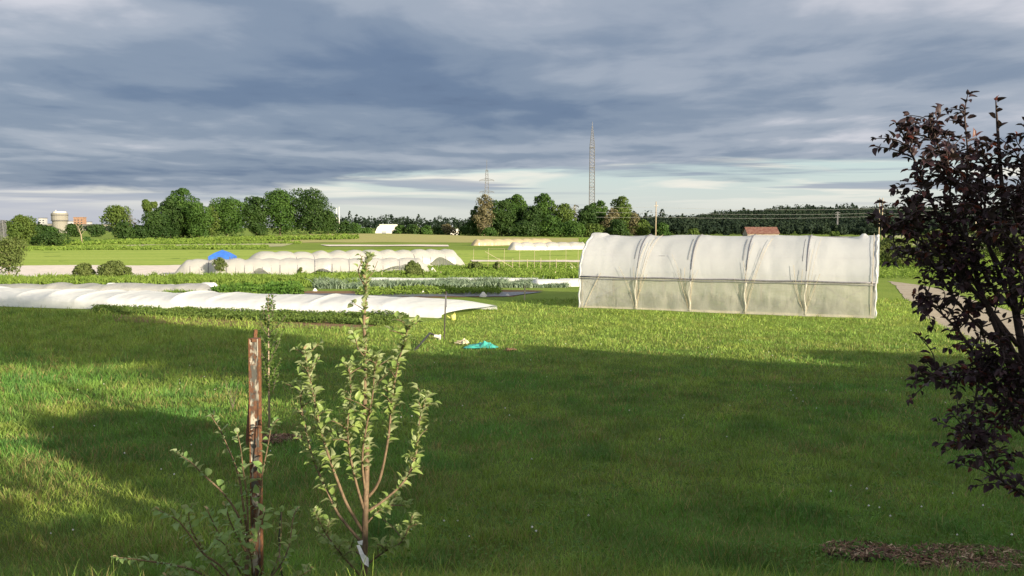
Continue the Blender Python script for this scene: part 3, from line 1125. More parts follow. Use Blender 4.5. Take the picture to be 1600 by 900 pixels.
mid = [
    (574, 440, 356, 18, 'tree', 'low bush left of the white arched building'),
    (626, 455, 352, 20, 'tree', 'bush overlapping the right end of the white arched building'),
    (645, 450, 351, 22, 'treedark', 'dark bush second to the right of the white arched building'),
    (666, 450, 352, 20, 'tree', 'bright small bush in the middle gap'),
    (684, 470, 354, 18, 'treedark', 'dark small bush left of the brownish one'),
    (699, 480, 350, 22, 'treepale', 'brownish green bush left of the small white shed'),
    (727, 470, 352, 20, 'tree', 'low green bush at the foot of the half bare tree'),
]
for i, (px, Y, top, w, mt, lb) in enumerate(mid):
    place('bush', lb, 'bush', px, Y, top, w, 160 + i, mt, 'bushes in the middle gap', style='bush', nb=7)
G2 = 'trees of the right clump'
right = [
    (744, 445, 322, 24, 'treedark', 'dark tree at the left edge of the right clump', dict(style='tall')),
    (757, 436, 303, 34, 'treepale', 'half bare tree with pale branches at the left of the right clump', dict(dens=0.40, twigs=7, bark='palebark', shell=0.25)),
    (784, 442, 313, 42, 'treedark', 'dark green tree right of the half bare one', dict()),
    (806, 448, 304, 42, 'tree', 'taller tree with feathery top, third in the right clump', dict(style='tall')),
    (829, 440, 322, 36, 'treedark', 'dark lower crown between the two tall feathery trees', dict()),
    (850, 450, 302, 44, 'tree', 'tall feathery tree in the centre of the right clump', dict(style='tall')),
    (882, 445, 318, 40, 'treelight', 'light green tree right of the central tall one', dict(dens=0.8)),
    (899, 455, 320, 26, 'treepale', 'bare pinkish tree behind the light green one', dict(dens=0.08, twigs=7, bark='palebark')),
    (917, 445, 322, 36, 'treedark', 'dark tree directly below the tall mast', dict()),
    (936, 450, 313, 34, 'tree', 'tree just right of the tall mast', dict(style='tall')),
    (955, 440, 325, 30, 'treepale', 'brownish thin tree right of the mast', dict(dens=0.4, twigs=5, bark='palebark')),
    (969, 450, 307, 42, 'treelight', 'bright tall tree at the right end of the clump', dict(style='tall', dens=0.85)),
    (990, 430, 333, 20, 'treepale', 'thin brownish sapling at the right end of the clump', dict(dens=0.4, twigs=4)),
    (1003, 430, 343, 26, 'treelight', 'low pale green tree right of the thin brownish sapling', dict(dens=0.8)),
    (1033, 420, 348, 24, 'tree', 'round green bush at the foot of the single utility pole', dict(style='bush')),
    (766, 420, 356, 24, 'tree', 'low bush in front of the half bare tree', dict(style='bush')),
    (822, 422, 346, 40, 'treedark', 'dark bushy tree low in front of the central tall tree', dict(style='bush')),
    (862, 422, 338, 36, 'tree', 'green bushy tree low in front of the centre of the clump', dict(style='bush')),
    (892, 420, 345, 40, 'tree', 'broad bushy tree low in front of the light green one', dict(style='bush')),
    (926, 420, 350, 34, 'treelight', 'pale low bush in front of the mast', dict(style='bush')),
    (964, 418, 343, 34, 'treedark', 'dark round bush in front of the bright tall tree', dict(style='bush')),
]
for i, (px, Y, top, w, mt, lb, kw) in enumerate(right):
    place('bush' if 'bush ' in lb + ' ' else 'broadleaf_tree', lb, 'bush' if 'bush ' in lb + ' ' else 'tree', px, Y, top, w, 200 + i, mt, G2, **kw)
far = [
    (38, 235, 337, 42, 'treelight', 'bright green tree at far left behind the pinkish young tree', dict(c0=0.2, dens=0.8)),
    (54, 245, 352, 26, 'treedark', 'dark narrow tree just right of the bright far left tree', dict()),
    (14, 420, 345, 22, 'treedark', 'dark far tree behind the short lattice pylon', dict()),
    (66, 430, 351, 28, 'treedark', 'dark tree between the bright tree and the water tower', dict()),
    (84, 430, 355, 22, 'tree', 'round tree in front of the water tower', dict()),
    (117, 430, 350, 24, 'treedark', 'round dark tree right of the water tower', dict()),
    (154, 430, 351, 22, 'treedark', 'far tree between the white low buildings', dict()),
    (84, 235, 367, 42, 'treedark', 'broad rounded bush standing alone in the far left field', dict(style='bush')),
    (112, 255, 376, 14, 'tree', 'tiny bush right of the broad rounded bush', dict(style='bush', nb=5)),
    (137, 262, 370, 13, 'tree', 'small bush at the foot of the thin bare stem', dict(style='bush', nb=5)),
    (152, 265, 377, 12, 'tree', 'tiny low bush left of the dark low round tree', dict(style='bush', nb=5)),
    (1085, 235, 357, 26, 'treelight', 'low yellow green bush peeking over the big tunnel', dict(style='bush', nb=6)),
    (1302, 300, 362, 22, 'treelight', 'low pale bush behind the right part of the big tunnel', dict(style='bush', nb=6)),
    (1395, 120, 372, 60, 'bush', 'bush on the bank right of the pair of poles', dict(style='bush', nb=8)),
    (1475, 110, 362, 90, 'bush', 'big bush seen through the lower purple leaves', dict(style='bush', nb=10)),
    (1560, 150, 372, 80, 'bush', 'low bush beside the road behind the purple tree', dict(style='bush', nb=10)),
]
for i, (px, Y, top, w, mt, lb, kw) in enumerate(far):
    isb = 'bush ' in lb
    place('bush' if isb else 'broadleaf_tree', lb, 'bush' if isb else 'tree', px, Y, top, w, 260 + i, mt, None, **kw)
# thin bare sapling
b = gx(131, 250)
root = empty('bare_sapling', b, 'thin leaning bare stem standing alone in the far left field', 'tree')
hh = at(0, 352, 250).z - b.z
MB().tube([b - Vector((0, 0, .1)), b + Vector((-0.3, 0, hh * 0.5)), b + Vector((-1.1, 0, hh))], [0.16, 0.12, 0.05], 6).build('trunk', M['palebark'], root, True)
mb = MB()
for k in range(7):
    s = b + Vector((-0.3 - 0.12 * k, 0, hh * (0.5 + 0.07 * k)))
    mb.tube([s, s + Vector(((-1) ** k * 1.0, 0.3, 1.1))], [0.05, 0.015], 4)
mb.build('branches', M['palebark'], root)

# small shrubs standing in the garden strips
near = [
    (15, 437, 371, 58, 'bush', 'pinkish tinged young tree at the left edge beside the pale sheet', 'young_tree', 'tree', dict(dens=0.35, c0=0.2, shell=0.25, twigs=3, size=0.11, bark='palebark')),
    (132, 435, 411, 30, 'bush', 'smaller of the two round bushes before the pale sheet', 'bush', 'bush', dict(style='bush', nb=8, dens=1.4)),
    (181, 436, 408, 44, 'bush', 'larger of the two round bushes before the pale sheet', 'bush', 'bush', dict(style='bush', nb=10, dens=1.4)),
    (645, 434, 407, 30, 'bush', 'round bush before the right end of the front caterpillar tunnel', 'bush', 'bush', dict(style='bush', nb=8, dens=1.4)),
    (345, 433, 402, 20, 'bush', 'small airy young tree in front of the blue canopy', 'young_tree', 'tree', dict(dens=0.5, c0=0.3, shell=0.3, twigs=2, nb=8)),
    (470, 430, 418, 9, 'bush', 'tiny shrub before the middle of the front caterpillar tunnel', 'bush', 'bush', dict(style='bush', nb=4)),
    (777, 424, 407, 12, 'bush', 'small leafy clump among the trellis posts', 'bush', 'bush', dict(style='bush', nb=4)),
    (742, 423, 409, 22, 'bush', 'low leafy clump beside the dark bent hoop', 'bush', 'bush', dict(style='bush', nb=5)),
]
for i, (px, by, top, w, mt, lb, nm, ct, kw) in enumerate(near):
    Y = gp(px, by).y
    place(nm, lb, ct, px, Y, top, w, 300 + i, mt, None, **kw)

# ================================================================== GARDEN
def arch_cloth(A, B, width, height, hoop, amp, seed, e0=0.06, e1=0.06, lift=None, noise=0.06, nu=None, power=0.62, t_end=1.0, wav=1.0):
    """cloth thrown over hoops: A,B are the near ground line; scallops between hoops"""
    A = Vector(A)
    B = Vector(B)
    L = (B - A).length
    ux = (B - A).normalized()
    nn = Vector((-ux.y, ux.x, 0))
    nu = nu or int(L / 0.28)
    nt = 18
    P = np.zeros((nt, nu, 3))
    for i in range(nu):
        q = i / (nu - 1)
        s = q * L
        sc = 1 - amp * (1 - abs(math.sin(math.pi * s / hoop)) ** 0.4)
        e = min(1, q / e0 if e0 else 1, (1 - q) / e1 if e1 else 1)
        e = max(0.0, e)
        endz = e ** 0.75
        t0 = lift(s) if lift else 0.0
        for j in range(nt):
            t = t0 + (t_end - t0) * j / (nt - 1)
            x = width * (0.5 - 0.5 * math.cos(math.pi * t))
            cx = width / 2
            x = cx + (x - cx) * (0.55 + 0.45 * e)
            z = height * max(0.0, math.sin(math.pi * t)) ** power * sc * endz
            z *= 1 + noise * wav * (float(vnoise(np.array(s * 0.9), np.array(t * 3.0), seed)) - 0.5) * 2
            x += noise * (float(vnoise(np.array(s * 1.7), np.array(t * 4.0 + 9), seed)) - 0.5) * 2 * min(1.0, z * 3)
            p = A + ux * s + nn * x
            P[j, i] = (p.x, p.y, float(gh(p.x, p.y)) + z + 0.03)
    mb = MB()
    mb.grid(P)
    return mb, (A, ux, nn, L)


def cat_tunnel(name, label, A, B, width, height, hoop, amp, seed, mat='net', lift=None, e0=0.05, e1=0.05, straps=True, group=None, cat='tunnel', **kw):
    root = empty(name, gmid(A, B), label, cat, group)
    mb, (A, ux, nn, L) = arch_cloth(A, B, width, height, hoop, amp, seed, e0, e1, lift, **kw)
    mb.build('cover', M[mat], root, True)
    k = 0
    s = 0.0
    while s <= L + 0.01:
        q = s / L
        if (q > e0 * 0.9 and q < 1 - e1 * 0.9):
            pts = []
            for j in range(13):
                t = j / 12
                x = width * (0.5 - 0.5 * math.cos(math.pi * t))
                z = (height * 0.97) * max(0.0, math.sin(math.pi * t)) ** 0.62
                p = A + ux * (s + hoop / 2) + nn * x
                pts.append((p.x, p.y, float(gh(p.x, p.y)) + z * 0.97))
            if s + hoop / 2 < L * (1 - e1):
                MB().tube(pts, 0.03, 5).build('hoop', M['darksteel'], root)
            if straps:
                pts = []
                for j in range(0, 13):
                    t = 0.015 + j / 12 * 0.97
                    x = width * (0.5 - 0.5 * math.cos(math.pi * t)) - 0.05 * (1 - 2 * t)
                    z = height * max(0.0, math.sin(math.pi * t)) ** 0.62 * (1 - amp) + 0.045
                    p = A + ux * s + nn * x
                    pts.append((p.x, p.y, float(gh(p.x, p.y)) + z))
                MB().tube(pts, [0.045 if q_ < 6 else 0.03 for q_ in range(len(pts))], 4).build('strap', M['strap'], root)
        s += hoop
    return root


def gmid(A, B):
    p = (Vector(A) + Vector(B)) / 2
    p.z = float(gh(p.x, p.y))
    return p


# two caterpillar tunnels
A, B = gp(268, 432.5), gp(676, 428.0)
La = (B - A).length


def lift_a(s):
    q = s / La
    r = 0.0
    r += 0.09 * math.exp(-((q - 0.325) / 0.022) ** 2)
    r += 0.06 * math.exp(-((q - 0.56) / 0.03) ** 2)
    r += 0.15 * float(sstep(q, 0.75, 0.92)) * (1 - float(sstep(q, 0.945, 0.965)))
    return r


HA = 5.2 * (1 - (405 - 355) / (431 - 355)) + 0.02
cat_tunnel('caterpillar_tunnel', 'nearer and longer of the two whitish net tunnels, its right end pinned to a point', A, B, 2.6, HA, La / 15.0, 0.13, 11, lift=lift_a, e0=0.055, e1=0.05, group='scalloped net tunnels in the garden')
A, B = gp(378, 424.5), gp(732, 416.5)
Lb = (B - A).length


def lift_b(s):
    q = s / Lb
    return 0.13 * math.exp(-((q - 0.865) / 0.045) ** 2) + 0.05 * math.exp(-((q - 0.76) / 0.03) ** 2)


HB = 5.2 * (1 - (391.5 - 355) / (420.5 - 355))
cat_tunnel('caterpillar_tunnel', 'taller scalloped net tunnel standing behind, reaching further right', A, B, 3.2, HB, Lb / 13.5, 0.16, 12, lift=lift_b, e0=0.075, e1=0.055, group='scalloped net tunnels in the garden')

# pale low tunnels far off
A, B = gp(742, 384), gp(868, 382.5)
cat_tunnel('low_tunnel', 'cream coloured cloth tunnel, left and rear one of the far pair', A, B, 3, 1.75, 3.2, 0.20, 13, 'strawcloth', e0=0.05, e1=0.05, straps=False)
A, B = gp(798, 391), gp(921, 390)
cat_tunnel('low_tunnel', 'white cloth tunnel, front one of the far pair left of the big tunnel', A, B, 3, 1.75, 2.9, 0.20, 14, 'net', e0=0.05, e1=0.06, straps=True)

# front row cover: a long white fabric on low hoops, plus the ones behind it
A, B = gp(-60, 477), gp(150, 482)
cover_pts = [(-70, 477), (150, 482.5), (400, 489.5), (690, 497.5)]
A, B = gp(*cover_pts[0]), gp(*cover_pts[-1])
HF = 0.88
mb, _ = arch_cloth(A, B, 5.6, HF, 2.3, 0.04, 21, 0.0, 0.0, None, 0.07, 420, 0.45)
# the right end of the cover is pulled out to a point towards the rear
for k, v in enumerate(mb.V):
    L = (B - A).length
    ux = (B - A).normalized()
    nn = Vector((-ux.y, ux.x, 0))
    tip = gp(803, 475.5)
    ts = (tip - A).dot(ux)
    tn = (tip - A).dot(nn)
    for i in range(len(v)):
        p = Vector(v[i])
        s = (p - A).dot(ux)
        nrm = (p - A).dot(nn)
        q = max(0.0, (s - (L - 9.0)) / 9.0)
        z0 = float(gh(p.x, p.y))
        hz = p.z - z0
        s2 = s + q * q * (ts - L) * min(1.0, max(0.0, nrm / 3.4))
        hz *= 1 - 0.55 * q ** 5
        crest = float(vnoise(np.array(s * 0.55), np.array(0.7), 22)) - 0.5
        peak = abs((s / 2.3) % 1 - 0.5) * 2
        hz *= 1 + 0.16 * crest + 0.26 * (peak ** 4) * float(vnoise(np.array(math.floor(s / 2.3 + 0.5) * 1.7), np.array(2.2), 78))
        hz += 0.035 * (float(vnoise(np.array(s * 2.6), np.array(nrm * 0.6), 77)) - 0.5) * (1 if hz > 0.15 else 0)
        w = A + ux * s2 + nn * nrm
        v[i] = (w.x, w.y, float(gh(w.x, w.y)) + hz)
rc = mb.build('row_cover', M['fabric'], smooth=True)
tag(rc, 'long bright white fabric row cover, the one nearest to the lawn', 'row cover')
A, B = gp(-60, 463), gp(330, 461.5)
mb, _ = arch_cloth(A, B, 3.2, 0.78, 2.6, 0.10, 23, 0.0, 0.06, None, 0.16, 120)
tag(mb.build('row_cover', M['net'], smooth=True), 'greyish row cover behind the nearest one, running in from the left edge', 'row cover')
A, B = gp(150, 459.5), gp(345, 457.5)
mb, _ = arch_cloth(A, B, 1.8, 0.72, 1.9, 0.22, 24, 0.08, 0.06, None, 0.2, 90)
tag(mb.build('row_cover', M['fabric'], smooth=True), 'short bumpy white cover just left of the dark green bushy row', 'row cover')
for k, (pa, pb, lb) in enumerate((((-40, 471), (95, 472), 'leftmost white hump of cloth between the two long row covers'),
                                  ((165, 471.5), (262, 472.5), 'pointed white hump of cloth, second from the left'),
                                  ((268, 472), (372, 473), 'flat white hump of cloth, third from the left'))):
    A, B = gp(*pa), gp(*pb)
    mb, _ = arch_cloth(A, B, 2.0, 0.62, 3.0, 0.45, 25 + k, 0.2, 0.2, None, 0.25, 60)
    tag(mb.build('row_cover', M['fabric'], smooth=True), lb, 'row cover')
A, B = gp(828, 449), gp(912, 448)
mb, _ = arch_cloth(A, B, 3.2, 0.62, 2.6, 0.10, 31, 0.15, 0.0, None, 0.12, 50)
tag(mb.build('row_cover', M['fabric'], smooth=True), 'white row cover poking out behind the bluish crop row at the big tunnel', 'row cover')
A, B = gp(560, 441.5), gp(840, 443)
mb, _ = arch_cloth(A, B, 1.6, 0.42, 2.6, 0.10, 32, 0.05, 0.0, None, 0.10, 100)
tag(mb.build('row_cover', M['fabric'], smooth=True), 'thin pale row cover line just behind the bluish crop row', 'row cover')


# --- plants in rows and strips
def scatter(name, corners, n, hgt, size, mat, label, seed, flat=0.5, rowlen=0, spread=0.35, up=False, cat='plants', per=7):
    rng = np.random.RandomState(seed)
    tl, tr, br, bl = [np.array(c) for c in corners]
    uu = rng.rand(n)
    vv = rng.rand(n)
    if rowlen:
        vv = (np.floor(vv * rowlen) + 0.5 + rng.normal(size=n) * 0.12) / rowlen
    uu, vv = uu[:, None], vv[:, None]
    P = (tl * (1 - uu) + tr * uu) * (1 - vv) + (bl * (1 - uu) + br * uu) * vv
    hv = hgt * (0.55 + 0.9 * vnoise(P[:, 0] * 0.8, P[:, 1] * 0.8, seed)) * rng.uniform(0.7, 1.2, n)
    P = np.repeat(P, per, 0)
    hv = np.repeat(hv, per)
    m_ = len(P)
    P[:, 0] += rng.normal(size=m_) * spread * 0.5
    P[:, 1] += rng.normal(size=m_) * spread * 0.5
    fz = rng.rand(m_) ** 0.8
    P[:, 2] = gh(P[:, 0], P[:, 1]) + hv * fz
    if up:
        # upright strap leaves
        d = rng.normal(size=(m_, 3)) * 0.35
        d[:, 2] = 1
        P[:, 2] = gh(P[:, 0], P[:, 1])
        side = np.cross(d, rng.normal(size=(m_, 3)))
        side /= np.linalg.norm(side, axis=1)[:, None]
        L = hv[:, None] * rng.uniform(0.7, 1.2, (m_, 1))
        w = size
        mid = P + d * L * 0.6
        tip = P + d * L * 0.95 + rng.normal(size=(m_, 3)) * np.array([0.25, 0.25, 0.05]) * L
        V = np.stack([P - side * w * .5, P + side * w * .5, mid + side * w * .5, mid - side * w * .5, tip], 1).reshape(-1, 3)
        k = np.arange(m_)[:, None] * 5
        o = link(name, fastmesh(name, V, [k + np.array([[0, 1, 2, 3]]), k + np.array([[3, 2, 4]])]), M[mat])
    else:
        Nr = rng.normal(size=(m_, 3)) * 0.7
        Nr[:, 2] += flat
        Nr /= np.linalg.norm(Nr, axis=1)[:, None]
        V, Fc = cards(P, Nr, size, rng)
        o = link(name, fastmesh(name, V, [Fc]), M[mat])
    return tag(o, label, cat, kind='stuff')


scatter('weeds', pquad((-60, 437), (950, 431), (950, 437), (-60, 446)), 3200, 0.50, 0.10, 'weed', 'tall grassy weeds between the pale sheet and the row covers', 41, up=True, cat='weeds')
scatter('weeds', pquad((-60, 443), (560, 440), (560, 449), (-60, 448)), 2000, 0.55, 0.11, 'weed', 'green weedy strip just behind the greyish row cover', 42, up=True, cat='weeds')
scatter('weeds', pquad((440, 425), (905, 414), (905, 431), (540, 434)), 2600, 0.40, 0.10, 'weed', 'loose weeds around the trellis posts and tunnel ends', 43, cat='weeds')
scatter('weeds', pquad((270, 458), (400, 457), (400, 462), (250, 464)), 700, 0.35, 0.09, 'weed', 'yellowish grassy patch at the end of the short bumpy cover', 44, up=True, cat='weeds')
scatter('weeds', pquad((560, 455), (780, 454), (780, 460), (560, 462)), 900, 0.35, 0.09, 'weed', 'weeds growing along the brown soil bed', 45, cat='weeds')
scatter('weeds', pquad((100, 379), (560, 370), (560, 374), (80, 384)), 3000, 0.8, 0.30, 'weed', 'rough grass along the foot of the left tree clump', 46, cat='weeds')
scatter('weeds', pquad((0, 388), (420, 385), (420, 389), (0, 392)), 2000, 0.5, 0.22, 'weed', 'yellowish rough strip across the far left field', 47, cat='weeds')
scatter('weeds', pquad((200, 381), (470, 379), (470, 381), (200, 383)), 1200, 0.5, 0.22, 'weed', 'weeds beside the dry pale strip below the left trees', 48, cat='weeds')
scatter('weeds', pquad((905, 374), (1640, 372), (1640, 378), (905, 380)), 2500, 0.6, 0.30, 'weed', 'rough grass on the flat ground behind the big tunnel', 49, cat='weeds')
scatter('weeds', pquad((1375, 395), (1640, 392), (1640, 440), (1368, 436)), 3800, 0.45, 0.10, 'weed', 'rough grass between the track and the road at right', 50, cat='weeds')
scatter('crop_row', pquad((495, 444.5), (885, 443), (885, 450), (495, 452)), 2600, 0.50, 0.065, 'leek', 'long bluish green crop rows behind the black mulch film', 51, rowlen=3, up=True, cat='crop')
scatter('crop_row', pquad((325, 456), (468, 455), (470, 461), (335, 462)), 1500, 0.60, 0.11, 'crop', 'dark green leafy row in front of the caterpillar tunnels', 52, cat='crop')
scatter('potato_plants', pquad((150, 484), (640, 494), (600, 511), (150, 490)), 4200, 0.27, 0.060, 'potato', 'low leafy potato like plants along the front of the long row cover', 53, rowlen=4, cat='crop')
scatter('crop_row', pquad((690, 417), (905, 415), (905, 418), (720, 421)), 800, 0.3, 0.09, 'weed', 'thin crop row at the foot of the trellis', 54, cat='crop')
for k, (px, py, sz, lb) in enumerate(((755, 464, 0.32, 'white crumpled bag at the right end of the black mulch film'), (661, 459, 0.20, 'small white bag standing in the weeds left of the dark post'), (492, 455, 0.22, 'small white bag at the left end of the brown bed'),
                                      (793, 463, 0.18, 'little white bag beside the thin brown post'), (892, 420, 0.3, 'white bag lying beside the trellis near the big tunnel'), (676, 425.5, 0.45, 'white bundle of cloth off the end of the front caterpillar tunnel'))):
    b = gp(px, py)
    rng = np.random.RandomState(70 + k)
    n_, m_ = 7, 9
    P = np.zeros((n_, m_ + 1, 3))
    for i in range(n_):
        for j in range(m_ + 1):
            a = 2 * math.pi * (j % m_) / m_
            t = i / (n_ - 1)
            r = sz * (0.75 * (1 - t) ** 0.7 + 0.06) * (1 + 0.35 * (float(vnoise(np.array(j % m_ * 1.1), np.array(i * .8), 71 + k)) - .5))
            P[i, j] = (b.x + r * math.cos(a) * 1.3, b.y + r * math.sin(a), b.z - 0.02 + sz * 1.3 * t)
    mb = MB()
    mb.grid(P)
    tag(mb.build('cloth_bag', M['white'], smooth=True), lb, 'bag')

# wooden stakes along the weeds
for k, (px, top, bot, lb) in enumerate(((597, 425, 435, 'short pale stake near the tiny pale net tunnel tail'), (519, 428, 436, 'leftmost short pale stake in front of the net tunnel'), (657, 426, 434, 'short pale stake at the round bush'),
                                        (689, 424, 433, 'short pale stake right of the bundle of cloth'), (722, 425, 433, 'short pale stake below the bent hoop'), (755, 427, 432.5, 'short pale stake in the weeds left of the pair of posts'),
                                        (795, 427, 433, 'short stub stake in the middle of the weeds'), (834, 425, 433, 'short bright stake below the front trellis'), (868, 424, 432, 'rightmost short stake before the big tunnel'))):
    b = gp(px, bot)
    h = at(px, top, b.y).z - b.z
    o = MB().box((b.x, b.y, b.z + h / 2 - 0.1), (0.07, 0.07, h + 0.2)).build('stake', M['stake'])
    tag(o, lb, 'stake', 'short stakes in a line')

# trellis: thin posts, cords and braces
b0 = gp(740, 424)
root = empty('trellis', gmid(gp(740, 423), gp(905, 423)), 'row of tall thin pale posts with cords, left of the big tunnel', 'trellis')
tops = []
for k, px in enumerate((739, 762, 787, 811, 835, 859, 884, 903)):
    b = gp(px, 422.5 + (k % 2) * 0.6)
    t_ = at(px + (1.2 if k < 4 else 0.4), 388.5, b.y)
    MB().tube([b - Vector((0, 0, .2)), t_], [0.024, 0.018], 5).build('post', M['rope'], root)
    tops.append(t_)
mb = MB()
for a, b in zip(tops[:-1], tops[1:]):
    mb.tube(sag(a, b, 0.04, 6), 0.010, 4)
    mb.tube(sag(a - Vector((0, 0, 1.3)), b - Vector((0, 0, 1.3)), 0.03, 6), 0.008, 4)
mb.build('cord', M['rope'], root)
for (p1, q1, p2, q2) in ((758, 393, 786, 409), (786, 409, 806, 421), (890, 410, 908, 426)):
    yy = gp(p2, 423).y
    MB().tube([at(p1, q1, yy - 0.2), at(p2, q2, yy - 0.2)], 0.022, 5).build('brace', M['rope'], root)
root = empty('trellis', gmid(gp(779, 430), gp(868, 430)), 'lower row of short pale posts in front of the tall trellis', 'trellis')
for k, px in enumerate((779.5, 801, 824, 845, 869)):
    b = gp(px, 424 + (k % 2) * 1.5)
    t_ = at(px, 403 + (k % 3), b.y)
    MB().tube([b - Vector((0, 0, .2)), t_], [0.035, 0.03], 5).build('post', M['rope'], root)
b1, b2 = gp(732, 421), gp(743, 422)
mid = [b1 - Vector((0, 0, .2)), at(733, 412, b1.y), at(736, 407.8, b1.y), at(740, 409.5, b1.y), at(743, 414, b1.y), b2 - Vector((0, 0, .2))]
tag(MB().tube(mid, 0.05, 6).build('bent_hoop', M['hose'], None, True), 'dark bent pipe hoop at the right end of the rear net tunnel', 'hoop')

# blue canopy
b = gp(348, 419)
Yc = b.y
root = empty('canopy_tent', b, 'bright blue pop up canopy behind the net tunnels', 'canopy')
w2 = pxw(17.0, Yc)
ze, zt = at(0, 400.5, Yc).z, at(0, 390.3, Yc).z
mb = MB()
c = [(b.x - w2, b.y - w2, ze), (b.x + w2, b.y - w2, ze), (b.x + w2, b.y + w2, ze), (b.x - w2, b.y + w2, ze)]
md = [(b.x - w2 * .55, b.y - w2 * .55, ze + (zt - ze) * 0.55), (b.x + w2 * .55, b.y - w2 * .55, ze + (zt - ze) * 0.55), (b.x + w2 * .55, b.y + w2 * .55, ze + (zt - ze) * 0.55), (b.x - w2 * .55, b.y + w2 * .55, ze + (zt - ze) * 0.55)]
mb.add(c + md + [(b.x, b.y, zt)], [(0, 1, 5, 4), (1, 2, 6, 5), (2, 3, 7, 6), (3, 0, 4, 7), (4, 5, 8), (5, 6, 8), (6, 7, 8), (7, 4, 8)])
mb.build('roof_cloth', M['bluecloth'], root)
vz = 0.42
for k in range(4):
    p, q = c[k], c[(k + 1) % 4]
    MB().add([(p[0], p[1], p[2]), (q[0], q[1], q[2]), (q[0], q[1], q[2] - vz), ((p[0] + q[0]) / 2, (p[1] + q[1]) / 2, p[2] - vz * 0.75), (p[0], p[1], p[2] - vz)], [(0, 1, 2, 3, 4)]).build('valance', M['bluecloth'], root)
    MB().tube([(p[0], p[1], float(gh(p[0], p[1])) - 0.05), p], 0.05, 6).build('leg', M['strap'], root)
    MB().tube([(p[0], p[1], ze - 0.55), ((p[0] + q[0]) / 2, (p[1] + q[1]) / 2, ze - 0.05), (q[0], q[1], ze - 0.55)], 0.03, 5).build('frame', M['strap'], root)

# ================================================================== BIG TUNNEL
TL, TR_ = gp(908, 480.5), gp(1364, 497)
TLn = (TR_ - TL).length
tu = (TR_ - TL).normalized()
tu.z = 0
tu.normalize()
tn = Vector((-tu.y, tu.x, 0))
TW, ZH = 7.6, 2.02
ZR = at(0, 367.5, (TL + tn * TW / 2).y).z - TL.z
high = empty('high_tunnel', TL.lerp(TR_, 0.5) + tn * TW / 2, 'large high tunnel greenhouse of translucent white film with ropes, on the lawn', 'greenhouse')


def tprof(t, out_=0.0):
    """t 0..1 front base to rear base"""
    f = t if t <= 0.5 else 1 - t
    if f < 0.15:
        n_, z_ = 0.14 * f / 0.15 - out_, ZH * f / 0.15
    else:
        a = (f - 0.15) / 0.35 * math.pi / 2
        n_ = 0.14 + (TW / 2 - 0.14) * (1 - math.cos(a)) - out_ * math.cos(a)
        z_ = ZH + (ZR - ZH) * math.sin(a) + out_ * math.sin(a)
    return (n_ if t <= 0.5 else TW - n_), z_


def tpt(s, n_, z_):
    p = TL + tu * s + tn * n_
    zb = TL.z + (TR_.z - TL.z) * s / TLn
    return Vector((p.x, p.y, zb + z_))


ribs = [0.0, (997 - 908) / 456 * 1.06, (1083 - 908) / 456 * 1.045, (1170 - 908) / 456 * 1.03, (1262 - 908) / 456 * 1.015, 1.0]
ribs = [r * TLn for r in ribs]
for s in ribs:
    MB().tube([tpt(s, *tprof(j / 40)) for j in range(41)], 0.045, 7).build('rib', M['darksteel'], high, True)
    if 0 < s < TLn - 0.1:
        MB().tube([tpt(s + 0.03, *tprof(j / 40, 0.065)) for j in range(8, 21)], [0.015 + 0.02 * min(1, j / 5) for j in range(13)], 6).build('strap', M['strap'], high, True)  # second rib line added outside the film so the dark rib shows
        MB().tube([tpt(s - 0.22, *tprof(j / 40, 0.055)) for j in range(10, 17)], 0.012, 5).build('strap', M['strap'], high, True)


def bay(s):
    """0 on a rib, 1 mid-bay"""
    for a, b in zip(ribs[:-1], ribs[1:]):
        if a <= s <= b:
            return math.sin(math.pi * (s - a) / (b - a))
    return 0.0


nu = 110
T0, T1 = 0.148, 0.852
P = np.zeros((34, nu, 3))
for i in range(nu):
    s = -0.22 + (TLn + 0.44) * i / (nu - 1)
    for j in range(34):
        t = T0 + (T1 - T0) * j / 33
        o_ = 0.06 - 0.10 * bay(s) * (0.6 + 0.8 * float(vnoise(np.array(s * 0.8), np.array(t * 6), 61)))
        o_ += 0.05 * (float(vnoise(np.array(s * 1.6), np.array(t * 9), 62)) - 0.5) + 0.02 * (float(vnoise(np.array(s * 5 + t * 8), np.array(t * 4), 63)) - 0.5)
        n_, z_ = tprof(t, o_)
        if abs(t - 0.5) < 0.06:
            z_ += 0.16 * (float(vnoise(np.array(s * 0.7), np.array(1.5), 64)) - 0.5) + (0.12 if s < 0.6 else 0) + (0.14 if TLn - 0.9 < s < TLn - 0.55 else 0)
        P[j, i] = tpt(s, n_, z_)
mb = MB()
mb.grid(P)
mb.build('roof_film', M['film_roof'], high, True)
for side, nm in ((0, 'side_film'), (1, 'side_film')):
    P = np.zeros((14, nu, 3))
    for i in range(nu):
        s = -0.1 + (TLn + 0.2) * i / (nu - 1)
        for j in range(14):
            f = 0.15 * j / 13
            bulge = 0.07 * math.sin(math.pi * j / 13) * (0.3 + bay(s)) * (float(vnoise(np.array(s * 1.1 + j * .13), np.array(j * .3), 65 + side)) - 0.15)
            bulge += 0.06 * (float(vnoise(np.array(s * 3.0), np.array(j * .5), 66 + side)) - .5) * math.sin(math.pi * j / 13)
            flare = 0.14 * (1 - j / 13) ** 4 * float(vnoise(np.array(s * 1.6), np.array(3.), 67 + side))
            n_, z_ = tprof(f, 0.055 + bulge + flare)
            if side:
                n_ = TW - n_
            P[j, i] = tpt(s, n_, max(z_, 0.0) - (0.02 if j == 0 else 0))
    mb = MB()
    mb.grid(P)
    mb.build(nm, M['film_wall'], high, True)
